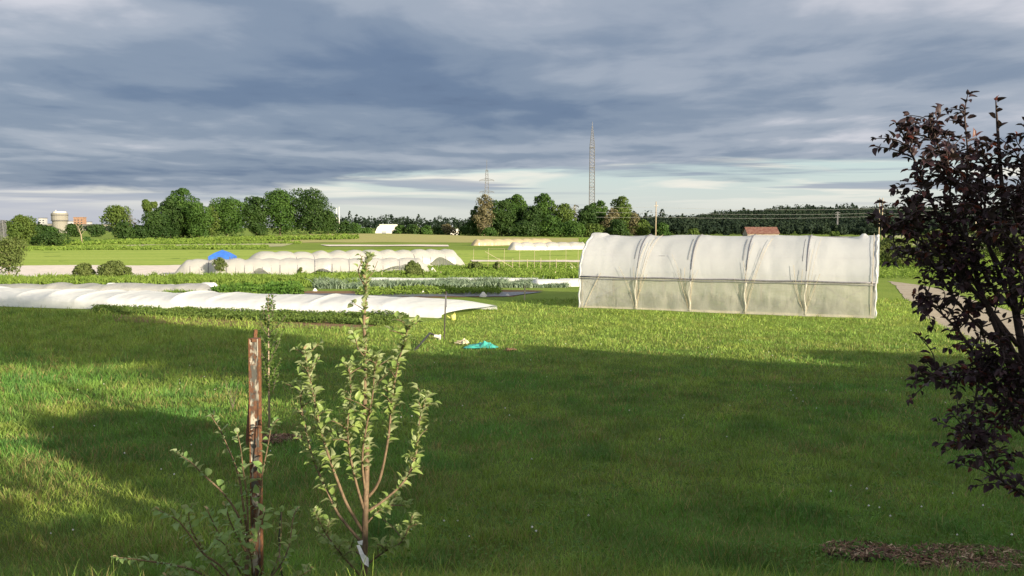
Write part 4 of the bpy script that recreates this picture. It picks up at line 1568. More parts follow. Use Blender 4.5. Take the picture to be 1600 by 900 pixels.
for s_end in (-0.06, TLn + 0.06):
    P = np.zeros((12, 30, 3))
    for i in range(30):
        t = 0.005 + 0.99 * i / 29
        n_, z_ = tprof(t, 0.0)
        for j in range(12):
            q = j / 11
            w_ = 0.10 * (float(vnoise(np.array(n_ * 1.5), np.array(q * 3), 68)) - .5) * math.sin(math.pi * q)
            P[j, i] = tpt(s_end + w_, n_, z_ * q)
    mb = MB()
    mb.grid(P)
    mb.build('end_film', M['film_roof'], high, True)
# loose gathered film and rolls at the two ends
for s_end, sg in ((-0.12, -1), (TLn + 0.12, 1)):
    pts = [tpt(s_end + 0.04 * math.sin(j * 1.7), *tprof(0.0 + 0.5 * j / 24, 0.07)) for j in range(25)]
    MB().tube(pts, [0.05 + 0.012 * math.sin(j * 2.3) for j in range(25)], 7).build('film_edge', M['film_roof'], high, True)
# rails
for n_ in (-0.02, TW + 0.02):
    MB().tube([tpt(-0.1 + (TLn + .2) * k / 20, n_ + (0.1 if n_ < 1 else -0.1), ZH - 0.01 + 0.02 * math.sin(k * 1.3)) for k in range(21)], 0.055, 7).build('side_rail', M['darksteel'], high, True)
    MB().tube([tpt(-0.1 + (TLn + .2) * k / 20, n_, ZH - 0.13 + 0.02 * math.sin(k * 1.9)) for k in range(21)], 0.022, 5).build('roll_pipe', M['darksteel'], high, True)
MB().tube([tpt(TLn * k / 10, *tprof(0.275, -0.08)) for k in range(11)], 0.03, 5).build('purlin', M['darksteel'], high)
MB().tube([tpt(TLn * k / 10, *tprof(0.725, -0.08)) for k in range(11)], 0.03, 5).build('purlin', M['darksteel'], high)
MB().tube([tpt(TLn * k / 10, TW / 2, ZR - 0.06) for k in range(11)], 0.03, 5).build('ridge_pipe', M['darksteel'], high)
for n_ in (-0.03, TW + 0.03):
    for k in range(5):
        a, b = ribs[k], ribs[k + 1]
        c = tpt((a + b) / 2, n_, 0.05)
        MB().box(c, (b - a - 0.06, 0.045, 0.14), math.atan2(tu.y, tu.x)).build('baseboard', M['board'], high)
for k, s in enumerate(ribs):
    for n_ in (0.16, TW - 0.16):
        MB().tube([tpt(s, n_, -0.1), tpt(s, n_, ZH)], 0.06, 6).build('post', M['board'], high)
# diagonal braces in the end bays
for a, b in (((ribs[0] + 0.2, 0.15), (ribs[1] - 0.1, ZH - 0.1)), ((ribs[5] - 0.2, ZH - 0.15), (ribs[4] + 0.6, 0.1)), ((ribs[4] + 1.1, 1.75), (ribs[5] - 0.5, 0.25)), ((ribs[4] - 1.4, 0.1), (ribs[4] - 0.4, 1.3)), ((ribs[0] + .3, ZH - .3), (ribs[1] - .3, .2))):
    MB().tube([tpt(a[0], 0.10, a[1]), tpt(b[0], 0.14, b[1])], 0.028, 5).build('brace', M['strap'], high)


def rope(s0, s1, t1, sway=0.0, r=0.017, t0=0.005):
    pts = []
    for k in range(15):
        q = k / 14
        t = t0 + (t1 - t0) * q
        n_, z_ = tprof(t, 0.13)
        pts.append(tpt(s0 + (s1 - s0) * q ** 1.1 + sway * math.sin(math.pi * q), n_, z_))
    MB().tube(pts, r, 4).build('rope', M['rope'], high)


rr = random.Random(4)
for k in range(1, 5):
    s = ribs[k]
    for ds, t1 in rr.sample(((-1.35, 0.30), (-0.9, 0.21), (-0.6, 0.17), (-0.3, 0.24), (0.30, 0.34), (0.85, 0.38), (1.55, 0.45), (0.2, 0.16), (0.6, 0.19)), 7):
        if k == 4 and ds == 1.55:
            t1 = 0.27
        if k == 1 and ds == -1.35:
            t1 = 0.2
        rope(s + 0.05 * ds, s + ds * rr.uniform(0.6, 1.35), t1 * rr.uniform(0.85, 1.08), rr.uniform(-0.16, 0.16), rr.choice((0.006, 0.008, 0.011)))
    # film bunched at the posts below the rail
    pts = [tpt(s + 0.05 * math.sin(j), -0.10 - 0.02 * (j % 2), 0.05 + (ZH - 0.2) * j / 8) for j in range(9)]
    MB().tube(pts, [0.10 if j == 0 else 0.03 + 0.015 * (j % 3) for j in range(9)], 6).build('gathered_film', M['film_wall'], high, True)
rope(ribs[5] - 0.15, ribs[5] - 0.1, 0.5, 0.05)
rope(ribs[0] + 0.3, ribs[0] + 1.3, 0.17, 0)
# strings and crop inside
mb = MB()
for k in range(44):
    s = 0.7 + (TLn - 1.4) * k / 43
    mb.tube([tpt(s, 1.4 + 0.2 * (k % 3), 0.1), tpt(s + rr.uniform(-.1, .1), 1.4, 2.1)], 0.012, 3)
mb.build('strings', M['rope'], high)
ca, cb = tpt(0.6, 1.0, 0), tpt(TLn - 0.6, 1.0, 0)
cc, cd = tpt(TLn - 0.6, TW - 1.0, 0), tpt(0.6, TW - 1.0, 0)
scatter('crop_row', (cd, cc, cb, ca), 900, 0.55, 0.10, 'crop', 'rows of green plants growing inside the big tunnel', 80, rowlen=4, cat='crop')

# ================================================================== SMALL THINGS NEAR THE LAWN EDGE
b = gp(693.5, 531)
t_ = at(697, 455, b.y)
root = empty('fence_post', b, 'tall thin dark post standing alone before the long row cover', 'post')
MB().tube([b - Vector((0, 0, .3)), b.lerp(t_, 0.5), t_], [0.030, 0.030, 0.030], 6).build('post', M['blackpost'], root)
MB().box(b.lerp(t_, 0.80) + Vector((0.015, -0.02, 0)), (0.06, 0.05, 0.55)).build('sleeve', M['strap'], root)
b = gp(819.5, 470)
t_ = at(820, 447, b.y)
tag(MB().tube([b - Vector((0, 0, .2)), t_], 0.05, 6).build('wooden_post', M['stake']), 'thin brown post at the right end of the black mulch film', 'post')
# hose and valve
pts = [gp(648, 549), gp(662, 538), gp(672, 531)]
p = [pts[0] + Vector((0, 0, 0.03)), pts[1] + Vector((0, 0, 0.16)), pts[2] + Vector((0, 0, 0.30)), gp(680, 531) + Vector((0, 0, 0.20))]
tag(MB().tube(p, 0.045, 7).build('hose', M['hose'], None, True), 'black hose curving over the shaded grass to the white fitting', 'hose')
b = gp(684, 531)
mb = MB()
mb.tube([b + Vector((-0.16, 0, 0.18)), b + Vector((0.12, 0, 0.12))], [0.07, 0.09], 8)
mb.tube([b + Vector((0.08, 0, 0.0)), b + Vector((0.10, 0, 0.24))], [0.06, 0.05], 8)
tag(mb.build('pipe_fitting', M['white']), 'white pipe fitting on the ground beside the dark post', 'fitting')
b = gp(708, 500)
root = empty('watering_can', b, 'yellow plastic can at the right front corner of the long row cover', 'can')
MB().tube([b, b + Vector((0, 0, 0.30))], [0.15, 0.13], 12).build('body', M['yellow'], root, True)
MB().tube([b + Vector((-0.12, 0, 0.08)), b + Vector((-0.34, 0, 0.24))], [0.035, 0.02], 6).build('spout', M['yellow'], root)
MB().tube([b + Vector((0.0, 0, 0.29)), b + Vector((0.08, 0, 0.42)), b + Vector((0.15, 0, 0.20))], 0.018, 6).build('handle', M['yellow'], root)


def heap(name, px0, px1, py, hgt, dep, mat, label, cat, seed):
    a, c = gp(px0, py), gp(px1, py)
    n_, m_ = 34, 16
    P = np.zeros((m_, n_, 3))
    for i in range(n_):
        for j in range(m_):
            u_, v_ = i / (n_ - 1), j / (m_ - 1)
            x = a.x + (c.x - a.x) * u_
            yy = a.y + dep * v_
            env = (math.sin(math.pi * u_) ** 0.5) * (math.sin(math.pi * v_) ** 0.5)
            z = hgt * env * (0.15 + 1.3 * float(vnoise(np.array(u_ * 7.0), np.array(v_ * 4.0), seed)) * (0.4 + 0.6 * float(vnoise(np.array(u_ * 19.0), np.array(v_ * 9.0), seed + 1))))
            x += 0.25 * (float(vnoise(np.array(v_ * 4), np.array(u_ * 2), seed + 2)) - 0.5)
            yy += 0.3 * (float(vnoise(np.array(u_ * 5), np.array(1.3), seed + 3)) - 0.5)
            P[j, i] = (x, yy, float(gh(x, yy)) + z + 0.04)
    mb = MB()
    mb.grid(P)
    return tag(mb.build(name, M[mat], smooth=False), label, cat)


heap('tarp', 727, 776, 546, 0.26, 0.9, 'teal', 'crumpled teal green tarp lying on the grass', 'tarp', 91)
heap('sack', 713, 729, 539, 0.20, 0.5, 'board', 'pale beige sack lying against the left end of the teal tarp', 'sack', 95)
heap('soil_mound', 785, 806, 549, 0.10, 0.5, 'brown_soil', 'small bare patch of loose soil right of the teal tarp', 'soil', 98)


# ================================================================== LAWN GRASS
def to_px(P):
    x, y, z = P[:, 0], P[:, 1], P[:, 2] - CAMZ
    zc = y * CP - z * SP
    yc = y * SP + z * CP
    return 800 + F * x / zc, 450 - F * yc / zc


rng = np.random.RandomState(77)
NB = 560000
Yb_ = 6.4 * (64 / 6.4) ** rng.rand(NB)
Xb = (rng.rand(NB) * 2 - 1) * (Yb_ * 0.62 + 1.6)
# wider margins on both sides, and the bank between the viewer and the lawn
wide = rng.rand(NB) < 0.22
Xb = np.where(wide, (rng.rand(NB) * 2 - 1) * (Yb_ * 0.95 + 12), Xb)
bank = rng.rand(NB) < 0.12
Yb_ = np.where(bank, rng.uniform(-3, 7.2, NB), Yb_)
Xb = np.where(bank, rng.uniform(-12, 12, NB), Xb)
Zb = gh(Xb, Yb_)
P = np.stack([Xb, Yb_, Zb], 1)
px_, py_ = to_px(P)
px_ = np.where(Yb_ < 1, 0, px_)
py_ = np.where(Yb_ < 6, 1200, py_)
lim = np.interp(px_, [-100, 0, 150, 300, 560, 640, 700, 780, 860, 905, 908, 1364, 1366, 1370, 1700], [482, 482, 488, 496, 514, 505, 501, 477, 456, 449, 483, 500, 500, 440, 440])
trk = np.interp(py_, [q[1] for q in tr_pix], [q[0] for q in tr_pix])
trk2 = np.interp(py_, [q[1] for q in tr_pix], [q[2] for q in tr_pix])
dm = ((px_ - 1490) / 165) ** 2 + ((py_ - 878) / 27) ** 2       # mulch bed
dm2 = ((px_ - 432) / 36) ** 2 + ((py_ - 688) / 7) ** 2
keep = (py_ > lim) & ~((py_ > 438) & (py_ < 535) & (px_ > trk + 4) & (px_ < trk2)) & ((dm > 1) | (rng.rand(NB) < 0.22 + 0.7 * (vnoise(Xb * 4, Yb_ * 4, 33) > 0.46))) & ((dm2 > 1) | (rng.rand(NB) < 0.25))
P = P[keep]
n = len(P)
Yk = P[:, 1]
patch = vnoise(P[:, 0] * 0.45 + 20, P[:, 1] * 0.45 + 5, 1)
patch2 = vnoise(P[:, 0] * 1.6 + 3, P[:, 1] * 1.6 + 8, 2)
tuft = vnoise(P[:, 0] * 3.5 + 11, P[:, 1] * 3.5 + 2, 3)
hh = (0.040 + 0.13 * tuft ** 2.5 + 0.05 * patch2 ** 2) * rng.uniform(0.4, 1.5, n) * (1 + 0.012 * np.maximum(Yk, 0))
# taller unmown tufts on the left
hh *= 1 + 0.7 * np.clip((-P[:, 0] - 5) / 8, 0, 1)
ww = 0.0023 * (np.maximum(Yk, 5) / 7) ** 0.95 * rng.uniform(0.7, 1.4, n)
ang = rng.rand(n) * 2 * math.pi
lean = rng.uniform(0.15, 0.95, n)
D = np.stack([np.cos(ang) * lean, np.sin(ang) * lean, np.ones(n)], 1)
D /= np.linalg.norm(D, axis=1)[:, None]
a2 = rng.rand(n) * math.pi
S = np.stack([np.cos(a2), np.sin(a2), np.zeros(n)], 1)
h1, w1 = hh[:, None], ww[:, None]
mid = P + D * h1 * 0.55
D2 = D.copy()
D2[:, 2] *= rng.uniform(0.1, 0.9, n)
tip = mid + D2 * h1 * 0.5
V = np.stack([P - S * w1, P + S * w1, mid + S * w1 * 0.8, mid - S * w1 * 0.8, tip], 1)
base_c = np.array([0.096, 0.215, 0.040])
yel = np.array([0.225, 0.300, 0.060])
dry = np.array([0.25, 0.22, 0.09])
cool = np.array([0.066, 0.175, 0.044])
f1 = np.clip(patch * 1.2 - 0.1, 0, 1)[:, None]
C_ = base_c * (1 - f1) + yel * f1
f2 = np.clip((patch2 - 0.55) * 1.8, 0, 1)[:, None]
C_ = C_ * (1 - f2) + cool * f2
dr = (rng.rand(n) < (0.08 + 0.75 * np.clip(vnoise(P[:, 0] * 0.9 + 50, P[:, 1] * 0.9, 4) - 0.45, 0, 1)))[:, None]
C_ = np.where(dr, dry * rng.uniform(0.7, 1.2, (n, 1)), C_)
fy = np.clip((Yk - 24) / 18, 0, 1)[:, None]  # warm sunlight on the far lawn painted into the blade colour
C_ = C_ * (1 - fy * 0.45) + yel * 1.05 * fy * 0.45
C_ *= rng.uniform(0.65, 1.35, (n, 1)) * (0.72 + 0.56 * vnoise(P[:, 0] * 2.2 + 7, P[:, 1] * 1.1, 6))[:, None]
colr = np.repeat(C_, 5, 0)
k = np.arange(n)[:, None] * 5
gr = link('grass', fastmesh('grass', V.reshape(-1, 3), [k + np.array([[0, 1, 2, 3]]), k + np.array([[3, 2, 4]])], colr), M['blade'])
tag(gr, 'lawn grass covering the slope from the viewer to the garden', 'grass', kind='stuff')

# white clover heads
nf = 260
Yf = 8 * (40 / 8) ** rng.rand(nf)
Xf = (rng.rand(nf) * 2 - 1) * Yf * 0.6
ok = vnoise(Xf * 0.4 + 9, Yf * 0.4, 9) > 0.48
Xf, Yf = Xf[ok], Yf[ok]
mb = MB()
for x, y in zip(Xf, Yf):
    r = 0.011 * (1 + y * 0.02) * rng.uniform(0.7, 1.2)
    z = float(gh(x, y)) + rng.uniform(0.06, 0.11)
    V_ = [(x + r, y, z), (x, y + r, z), (x - r, y, z), (x, y - r, z), (x, y, z + r * 1.1), (x, y, z - r)]
    mb.add(V_, [(0, 1, 4), (1, 2, 4), (2, 3, 4), (3, 0, 4), (1, 0, 5), (2, 1, 5), (3, 2, 5), (0, 3, 5)])
tag(mb.build('clover_flowers', M['white']), 'tiny white clover heads dotted over the lawn', 'flowers', kind='stuff')
# low broad weeds among the grass
nw = 3200
Yw = 7 * (26 / 7) ** rng.rand(nw)
Xw = (rng.rand(nw) * 2 - 1) * Yw * 0.62
ok = vnoise(Xw * 0.5 + 9, Yw * 0.5, 19) > 0.5
ok |= (np.abs(Xw - 3.8) < 1.6) & (Yw < 8)
Xw, Yw = Xw[ok], Yw[ok]
Pw = np.repeat(np.stack([Xw, Yw, gh(Xw, Yw)], 1), 8, 0)
Pw[:, :2] += rng.normal(size=(len(Pw), 2)) * 0.05
Pw[:, 2] += rng.uniform(0.02, 0.09, len(Pw))
Nw = rng.normal(size=Pw.shape) * 0.4
Nw[:, 2] += 1
Nw /= np.linalg.norm(Nw, axis=1)[:, None]
V_, F_ = cards(Pw, Nw, 0.020, rng)
tag(link('clover_leaves', fastmesh('clover_leaves', V_, [F_]), M['crop']), 'patches of small broad clover leaves in the near lawn', 'clover', kind='stuff')


# mulch beds with loose chips
def mulch(cx, cy, rx, ry, n, seed, label, size=0.022):
    c = gp(cx, cy)
    rng = np.random.RandomState(seed)
    e1 = (gp(cx + rx, cy) - c).length
    e2 = abs(gp(cx, cy - ry).y - c.y)
    th = np.linspace(0, 2 * np.pi, 41)[:-1]
    P = [(c.x, c.y, float(gh(c.x, c.y)) + 0.03)]
    Fs = []
    for q in (0.5, 0.8, 1.0):
        for a in th:
            rr_ = q * (1 + 0.22 * (float(vnoise(np.array(a * 1.6 % 10), np.array(0.3), seed)) - .5))
            x, y = c.x + e1 * rr_ * math.cos(a), c.y + e2 * rr_ * math.sin(a)
            P.append((x, y, float(gh(x, y)) + (0.03 if q < 1 else 0.0)))
    for i in range(40):
        j = (i + 1) % 40
        Fs.append((0, 1 + i, 1 + j))
        for q in range(2):
            Fs.append((1 + q * 40 + i, 1 + (q + 1) * 40 + i, 1 + (q + 1) * 40 + j, 1 + q * 40 + j))
    mb = MB()
    mb.add(P, Fs)
    tag(mb.build('mulch_bed', M['mulchbase'], smooth=True), kind='structure')
    a = rng.rand(n) * 2 * np.pi
    r = np.sqrt(rng.rand(n)) * 1.05
    x, y = c.x + e1 * r * np.cos(a), c.y + e2 * r * np.sin(a)
    Pp = np.stack([x, y, gh(x, y) + 0.035 + rng.rand(n) * 0.03], 1)
    d = rng.normal(size=(n, 3)) * np.array([1, 1, 0.25])
    d /= np.linalg.norm(d, axis=1)[:, None]
    s = np.cross(d, np.array([0, 0, 1.0]) + rng.normal(size=(n, 3)) * 0.4)
    s /= np.linalg.norm(s, axis=1)[:, None]
    L = (size * rng.uniform(0.5, 2.2, n))[:, None]
    w = (size * rng.uniform(0.12, 0.35, n))[:, None]
    V = np.stack([Pp - d * L - s * w, Pp + d * L - s * w * .6, Pp + d * L * .9 + s * w, Pp - d * L + s * w * .7], 1)
    o = link('wood_chips', fastmesh('wood_chips', V.reshape(-1, 3), [np.arange(n * 4).reshape(n, 4)]), M['chipvar'])
    tag(o, label, 'wood chips', kind='stuff')


m, T = material('loose_wood_chips')
ri = T.n('ShaderNodeNewGeometry').outputs['Random Per Island']
rp = T.n('ShaderNodeValToRGB')
T.set(rp.inputs[0], ri)
rp.color_ramp.elements[0].color = (0.045, 0.028, 0.02, 1)
rp.color_ramp.elements[1].color = (0.42, 0.33, 0.22, 1)
for p_, c_ in ((0.45, (0.11, 0.06, 0.038)), (0.8, (0.22, 0.13, 0.08))):
    e = rp.color_ramp.elements.new(p_)
    e.color = (*c_, 1)
out(T, bsdf(T, rp.outputs[0], 0.9))
M['chipvar'] = m
mulch(1510, 880, 118, 20, 3000, 301, 'wood chips and dry twigs scattered under the purple tree')
mulch(1345, 866, 60, 12, 700, 302, 'thin trail of wood chips left of the mulch bed under the purple tree')
mulch(430, 689, 38, 6, 900, 303, 'reddish wood chips round the foot of the slim column tree', 0.035)

# ================================================================== FOREGROUND PLANTS
LEAF_T = [(0, 0.02), (0.18, 0.20), (0.42, 0.30), (0.70, 0.24), (0.88, 0.11), (1.0, 0.0)]


def leaf_mesh(name, mat, width=1.0, fold=0.16, curl=0.25, seed=0):
    r = random.Random(seed)
    V, Fs = [(0, -0.22, 0.03), (0.012, -0.2, 0.03)], []
    rows = []
    for i, (t, w) in enumerate(LEAF_T):
        z = -curl * t * t + 0.02 * r.uniform(-1, 1)
        w *= width * r.uniform(0.9, 1.1)
        b = len(V)
        if i == len(LEAF_T) - 1:
            V.append((0.02 * r.uniform(-1, 1), t, z))
            rows.append((b,))
        else:
            V += [(-w, t + 0.02 * r.uniform(-1, 1), z + fold * w * 2 + 0.03 * r.uniform(-1, 1)), (0, t, z), (w, t + 0.02 * r.uniform(-1, 1), z + fold * w * 2 + 0.03 * r.uniform(-1, 1))]
            rows.append((b, b + 1, b + 2))
    for a, b in zip(rows[:-1], rows[1:]):
        if len(b) == 3:
            Fs += [(a[0], a[1], b[1], b[0]), (a[1], a[2], b[2], b[1])]
        else:
            Fs += [(a[0], a[1], b[0]), (a[1], a[2], b[0])]
    Fs.append((0, 1, rows[0][1]))
    me = bpy.data.meshes.new(name)
    me.from_pydata(V, [], Fs)
    me.materials.append(M[mat])
    for p in me.polygons:
        p.use_smooth = True
    return me


def basis(d, nrm):
    d = d.normalized()
    x = d.cross(nrm)
    if x.length < 1e-3:
        x = d.cross(Vector((1, 0, 0)))
    x.normalize()
    z = x.cross(d)
    return Matrix((x, d, z)).transposed()


class Plant:
    def __init__(s, root, meshes, seed):
        s.root, s.meshes, s.r, s.leaves = root, meshes, random.Random(seed), []

    def branch(s, pts, r0, r1, mat, name='branch', k=6):
        n = len(pts)
        # smooth the polyline a little
        P = []
        for i in range(n - 1):
            p0, p1, p2, p3 = pts[max(i - 1, 0)], pts[i], pts[i + 1], pts[min(i + 2, n - 1)]
            for q in range(4):
                t = q / 4
                P.append(0.5 * ((2 * p1) + (p2 - p0) * t + (2 * p0 - 5 * p1 + 4 * p2 - p3) * t * t + (3 * p1 - p0 - 3 * p2 + p3) * t ** 3))
        P.append(pts[-1])
        m_ = len(P)
        MB().tube(P, [r0 + (r1 - r0) * i / (m_ - 1) for i in range(m_)], k).build(name, M[mat], s.root, True)
        return P

    def leaf(s, p, d, L, mesh, nrm=None):
        if nrm is None:
            nrm = Vector((s.r.gauss(0, 0.45), s.r.gauss(0, 0.45), 1)).normalized()
        s.leaves.append((p, d, nrm, L, mesh))

    def along(s, P, n, t0, L, kinds, droop=0.0, tipup=0.4, cluster=1, tipkind=None, spread=1.0):
        m_ = len(P) - 1
        for i in range(n):
            t = t0 + (1 - t0) * (i + s.r.random() * 0.8) / n
            f = min(t, 0.999) * m_
            k = int(f)
            p = P[k].lerp(P[k + 1], f - k)
            ax = (P[k + 1] - P[k]).normalized()
            for c in range(cluster):
                d = Vector((s.r.gauss(0, 1), s.r.gauss(0, 1), s.r.gauss(0, 0.5)))
                d -= ax * d.dot(ax)
                d.normalize()
                d = (d * spread + ax * s.r.uniform(0.1, 0.9) + Vector((0, 0, tipup - droop))).normalized()
                ll = L * s.r.uniform(0.55, 1.2) * (1 - 0.25 * t)
                s.leaf(p + d * ll * 0.2, d, ll, s.r.choice(kinds))
        if tipkind:
            ax = (P[-1] - P[-3]).normalized()
            for c in range(3):
                d = (ax + Vector((s.r.gauss(0, .5), s.r.gauss(0, .5), s.r.gauss(0, .3)))).normalized()
                s.leaf(P[-1], d, L * s.r.uniform(0.45, 0.75), s.r.choice(tipkind))

    def finish(s, label_stuff=None, limit=300):
        s.leaves.sort(key=lambda q: -q[3] ** 2 / max(0.5, q[0].y) * inview(q[0]))
        off = s.root.location
        for p, d, nrm, L, me in s.leaves[:limit]:
            o = bpy.data.objects.new('leaf', me)
            mt = basis(d, nrm).to_4x4()
            o.matrix_local = Matrix.Translation(p - off) @ mt @ Matrix.Diagonal((L, L, L, 1))
            o.parent = s.root
            COL.objects.link(o)
        rest = s.leaves[limit:]
        by = {}
        for q in rest:
            by.setdefault(q[4].materials[0].name, []).append(q)
        if rest:
            mats = [q[0][4].materials[0] for q in by.values()]
            Vs, Fa, mi, nn_ = [], {3: [], 4: []}, {3: [], 4: []}, 0
            for gi, lst in enumerate(by.values()):
                for p, d, nrm, L, me in lst:
                    Bm = basis(d, nrm)
                    co = np.array([v.co[:] for v in me.vertices])
                    Vs.append(co @ np.array(Bm.transposed()) * L + np.array(p - off))
                    for f in me.polygons:
                        k = len(f.vertices)
                        Fa[k].append([i + nn_ for i in f.vertices])
                        mi[k].append(gi)
                    nn_ += len(co)
            me = fastmesh('leaves', np.concatenate(Vs), [np.array(Fa[3]), np.array(Fa[4])], None, True)
            for mt in mats:
                me.materials.append(mt)
            me.polygons.foreach_set('material_index', np.array(mi[3] + mi[4], np.int32))
            o = bpy.data.objects.new('leaves', me)
            o.parent = s.root
            o['kind'] = 'stuff'
            COL.objects.link(o)


def inview(p):
    x = 800 + F * p.x / p.y
    return 1.0 if -20 < x < 1620 else 0.02


def ppts(pix, Y0, Y1=None):
    Y1 = Y0 if Y1 is None else Y1
    n = len(pix)
    return [at(px, py, Y0 + (Y1 - Y0) * i / (n - 1)) for i, (px, py) in enumerate(pix)]


AL = [leaf_mesh('apple_leaf', 'appleleaf', 0.95 + 0.1 * k, 0.25 + 0.1 * k, 0.15 + 0.18 * k, k) for k in range(3)]
TLf = [leaf_mesh('young_leaf', 'tipleaf', 0.75, 0.45, 0.1, 9)]
SL = [leaf_mesh('shrub_leaf', 'shrubleaf', 1.1 + 0.1 * k, 0.15 + 0.1 * k, 0.1 + 0.15 * k, 20 + k) for k in range(3)]

# --- apple sapling in the middle foreground
YS_ = 5.25
base = gx(566, YS_)
base.z = float(gh(base.x, base.y))
ap = empty('apple_sapling', base, 'young apple tree with twisted leaves, centre foreground right of the rusty post', 'tree')
pl = Plant(ap, AL, 5)
trunk = [base - Vector((0, 0, .1))] + ppts([(568, 960), (569, 900), (570, 850), (571, 800), (573, 740), (573, 690), (570, 620), (571, 560), (569, 500), (572, 450), (570, 425), (578, 400)], YS_)
Pt = pl.branch(trunk, 0.026, 0.004, 'twig', 'trunk', 8)
brs = [
    ([(568, 832), (543, 790), (527, 750), (515, 717), (500, 667), (490, 620), (482, 580), (476, 548)], 5.25, 5.1, 0.011, 22, 0.42),
    ([(567, 850), (535, 812), (523, 793), (500, 743), (487, 710), (477, 667), (470, 630), (468, 600)], 5.25, 5.45, 0.010, 16, 0.35),
    ([(574, 778), (593, 750), (607, 683), (613, 620), (622, 570), (634, 525), (640, 508)], 5.25, 5.15, 0.010, 20, 0.40),
    ([(573, 800), (602, 780), (633, 750), (650, 710), (655, 660), (662, 635), (667, 618)], 5.25, 5.4, 0.009, 18, 0.35),
    ([(570, 800), (558, 760), (547, 710), (543, 667), (548, 610), (545, 572)], 5.25, 5.0, 0.009, 20, 0.30),
    ([(572, 775), (566, 720), (572, 670), (582, 620), (585, 580), (590, 560)], 5.25, 5.0, 0.008, 18, 0.2),
    ([(568, 905), (535, 868), (508, 832), (492, 800)], 5.25, 5.1, 0.007, 10, 0.2),
    ([(570, 885), (600, 862), (628, 846), (645, 806)], 5.25, 5.1, 0.007, 9, 0.2),
    ([(569, 870), (545, 856), (530, 850), (508, 848)], 5.25, 5.6, 0.006, 7, 0.2),
    ([(572, 820), (590, 800), (612, 790), (640, 790)], 5.25, 5.6, 0.006, 7, 0.2),
    ([(572, 560), (560, 545), (556, 530)], 5.25, 5.2, 0.004, 3, 0.3),
]
for pix, y0, y1, r0, n_, t0 in brs:
    P = pl.branch(ppts(pix, y0, y1), r0, 0.0028, 'twig')
    pl.along(P, int(n_ * 2.9), t0 * 0.75, 0.061, AL, cluster=2, tipkind=AL + TLf, tipup=0.35, spread=0.8)
    # short spurs
    for q in range(int(n_ * 0.6)):
        f = pl.r.uniform(t0, 0.95) * (len(P) - 1)
        k = int(f)
        p = P[k].lerp(P[k + 1], f - k)
        e = p + Vector((pl.r.gauss(0, 0.06), pl.r.gauss(0, 0.06), pl.r.uniform(0.03, 0.10)))
        S_ = pl.branch([p, p.lerp(e, 0.5) + Vector((0, 0, 0.01)), e], 0.0035, 0.002, 'twig', 'spur', 4)
        pl.along(S_, 6, 0.2, 0.058, AL, cluster=1)
# upper trunk leaves: small curled, paler
i0 = int(len(Pt) * 0.42)
pl.along(Pt[i0:], 95, 0.0, 0.056, AL, cluster=2, tipup=0.5, spread=0.62)
pl.along(Pt[int(len(Pt) * 0.62):], 26, 0.0, 0.042, AL + TLf, cluster=2, tipup=0.3, spread=0.6)
P = pl.branch(ppts([(571, 450), (560, 425), (566, 408), (563, 398)], YS_), 0.004, 0.002, 'twig')
pl.along(P, 7, 0.3, 0.035, AL + TLf)
P = pl.branch(ppts([(571, 440), (583, 425), (590, 408)], YS_), 0.003, 0.0015, 'twig')
pl.along(P, 2, 0.3, 0.03, AL)
P = pl.branch(ppts([(570, 485), (556, 476), (550, 474)], YS_), 0.003, 0.0015, 'twig')
pl.along(P, 3, 0.4, 0.06, AL)
pl.finish()
p0 = at(566, 852, 5.2)
MB().add([at(558, 846, 5.19), at(567, 844, 5.19), at(566, 852, 5.19), at(560, 850, 5.19)], [(0, 3, 2, 1)]).build('tie', M['tagplastic'], ap)
MB().add([at(557, 852, 5.18), at(562, 851, 5.19), at(569, 866, 5.17), at(576, 872, 5.18), at(576, 886, 5.17), at(568, 881, 5.16), at(562, 866, 5.17)], [(6, 2, 1, 0), (5, 4, 3, 2, 6)]).build('plant_tag', M['tagplastic'], ap)

# --- rusty post
Yp = 4.35
bp = gx(396, Yp)
bp.z = float(gh(bp.x, bp.y))
zt = at(397, 530, Yp).z
root = empty('metal_post', bp, 'rusty metal post with flaking white paint, left foreground', 'post')
dx_ = -0.012
H_ = zt - bp.z


def strip(name, x0, x1, y0, y1, mat, ztop=0.0):
    mb = MB()
    nz = 24
    V, Fs = [], []
    for i in range(nz + 1):
        t = i / nz
        z = bp.z - 0.2 + (H_ + 0.2 + ztop) * t
        sx = bp.x + dx_ * (1 - t)
        V += [(sx + x0, Yp + y0, z), (sx + x1, Yp + y0, z), (sx + x1, Yp + y1, z), (sx + x0, Yp + y1, z)]
    for i in range(nz):
        for a in range(4):
            Fs.append((i * 4 + a, i * 4 + (a + 1) % 4, i * 4 + 4 + (a + 1) % 4, i * 4 + 4 + a))
    Fs += [(3, 2, 1, 0), (nz * 4, nz * 4 + 1, nz * 4 + 2, nz * 4 + 3)]
    mb.add(V, Fs)
    return mb.build(name, M[mat], root)


pw = pxw(17.5, Yp)
strip('web', -pw * 0.40, pw * 0.28, -0.008, 0.0, 'postface')
strip('flange', -pw * 0.5, -pw * 0.40, -0.011, 0.018, 'rust', 0.004)
strip('flange', pw * 0.28, pw * 0.40, -0.012, 0.018, 'postface', 0.003)
strip('flange', pw * 0.40, pw * 0.5, -0.014, 0.018, 'rust', 0.002)
MB().tube([(bp.x + 0.001, Yp + 0.01, zt - 0.012), (bp.x + 0.001, Yp + 0.01, zt + 0.004)], pw * 0.5, 8).build('cap', M['rust'], root)
for k in range(6):
    MB().tube([(bp.x - 0.003, Yp - 0.0095, zt - 0.1 - k * 0.17), (bp.x - 0.003, Yp - 0.006, zt - 0.1 - k * 0.17)], 0.005, 8).build('hole', M['blackpost'], root)

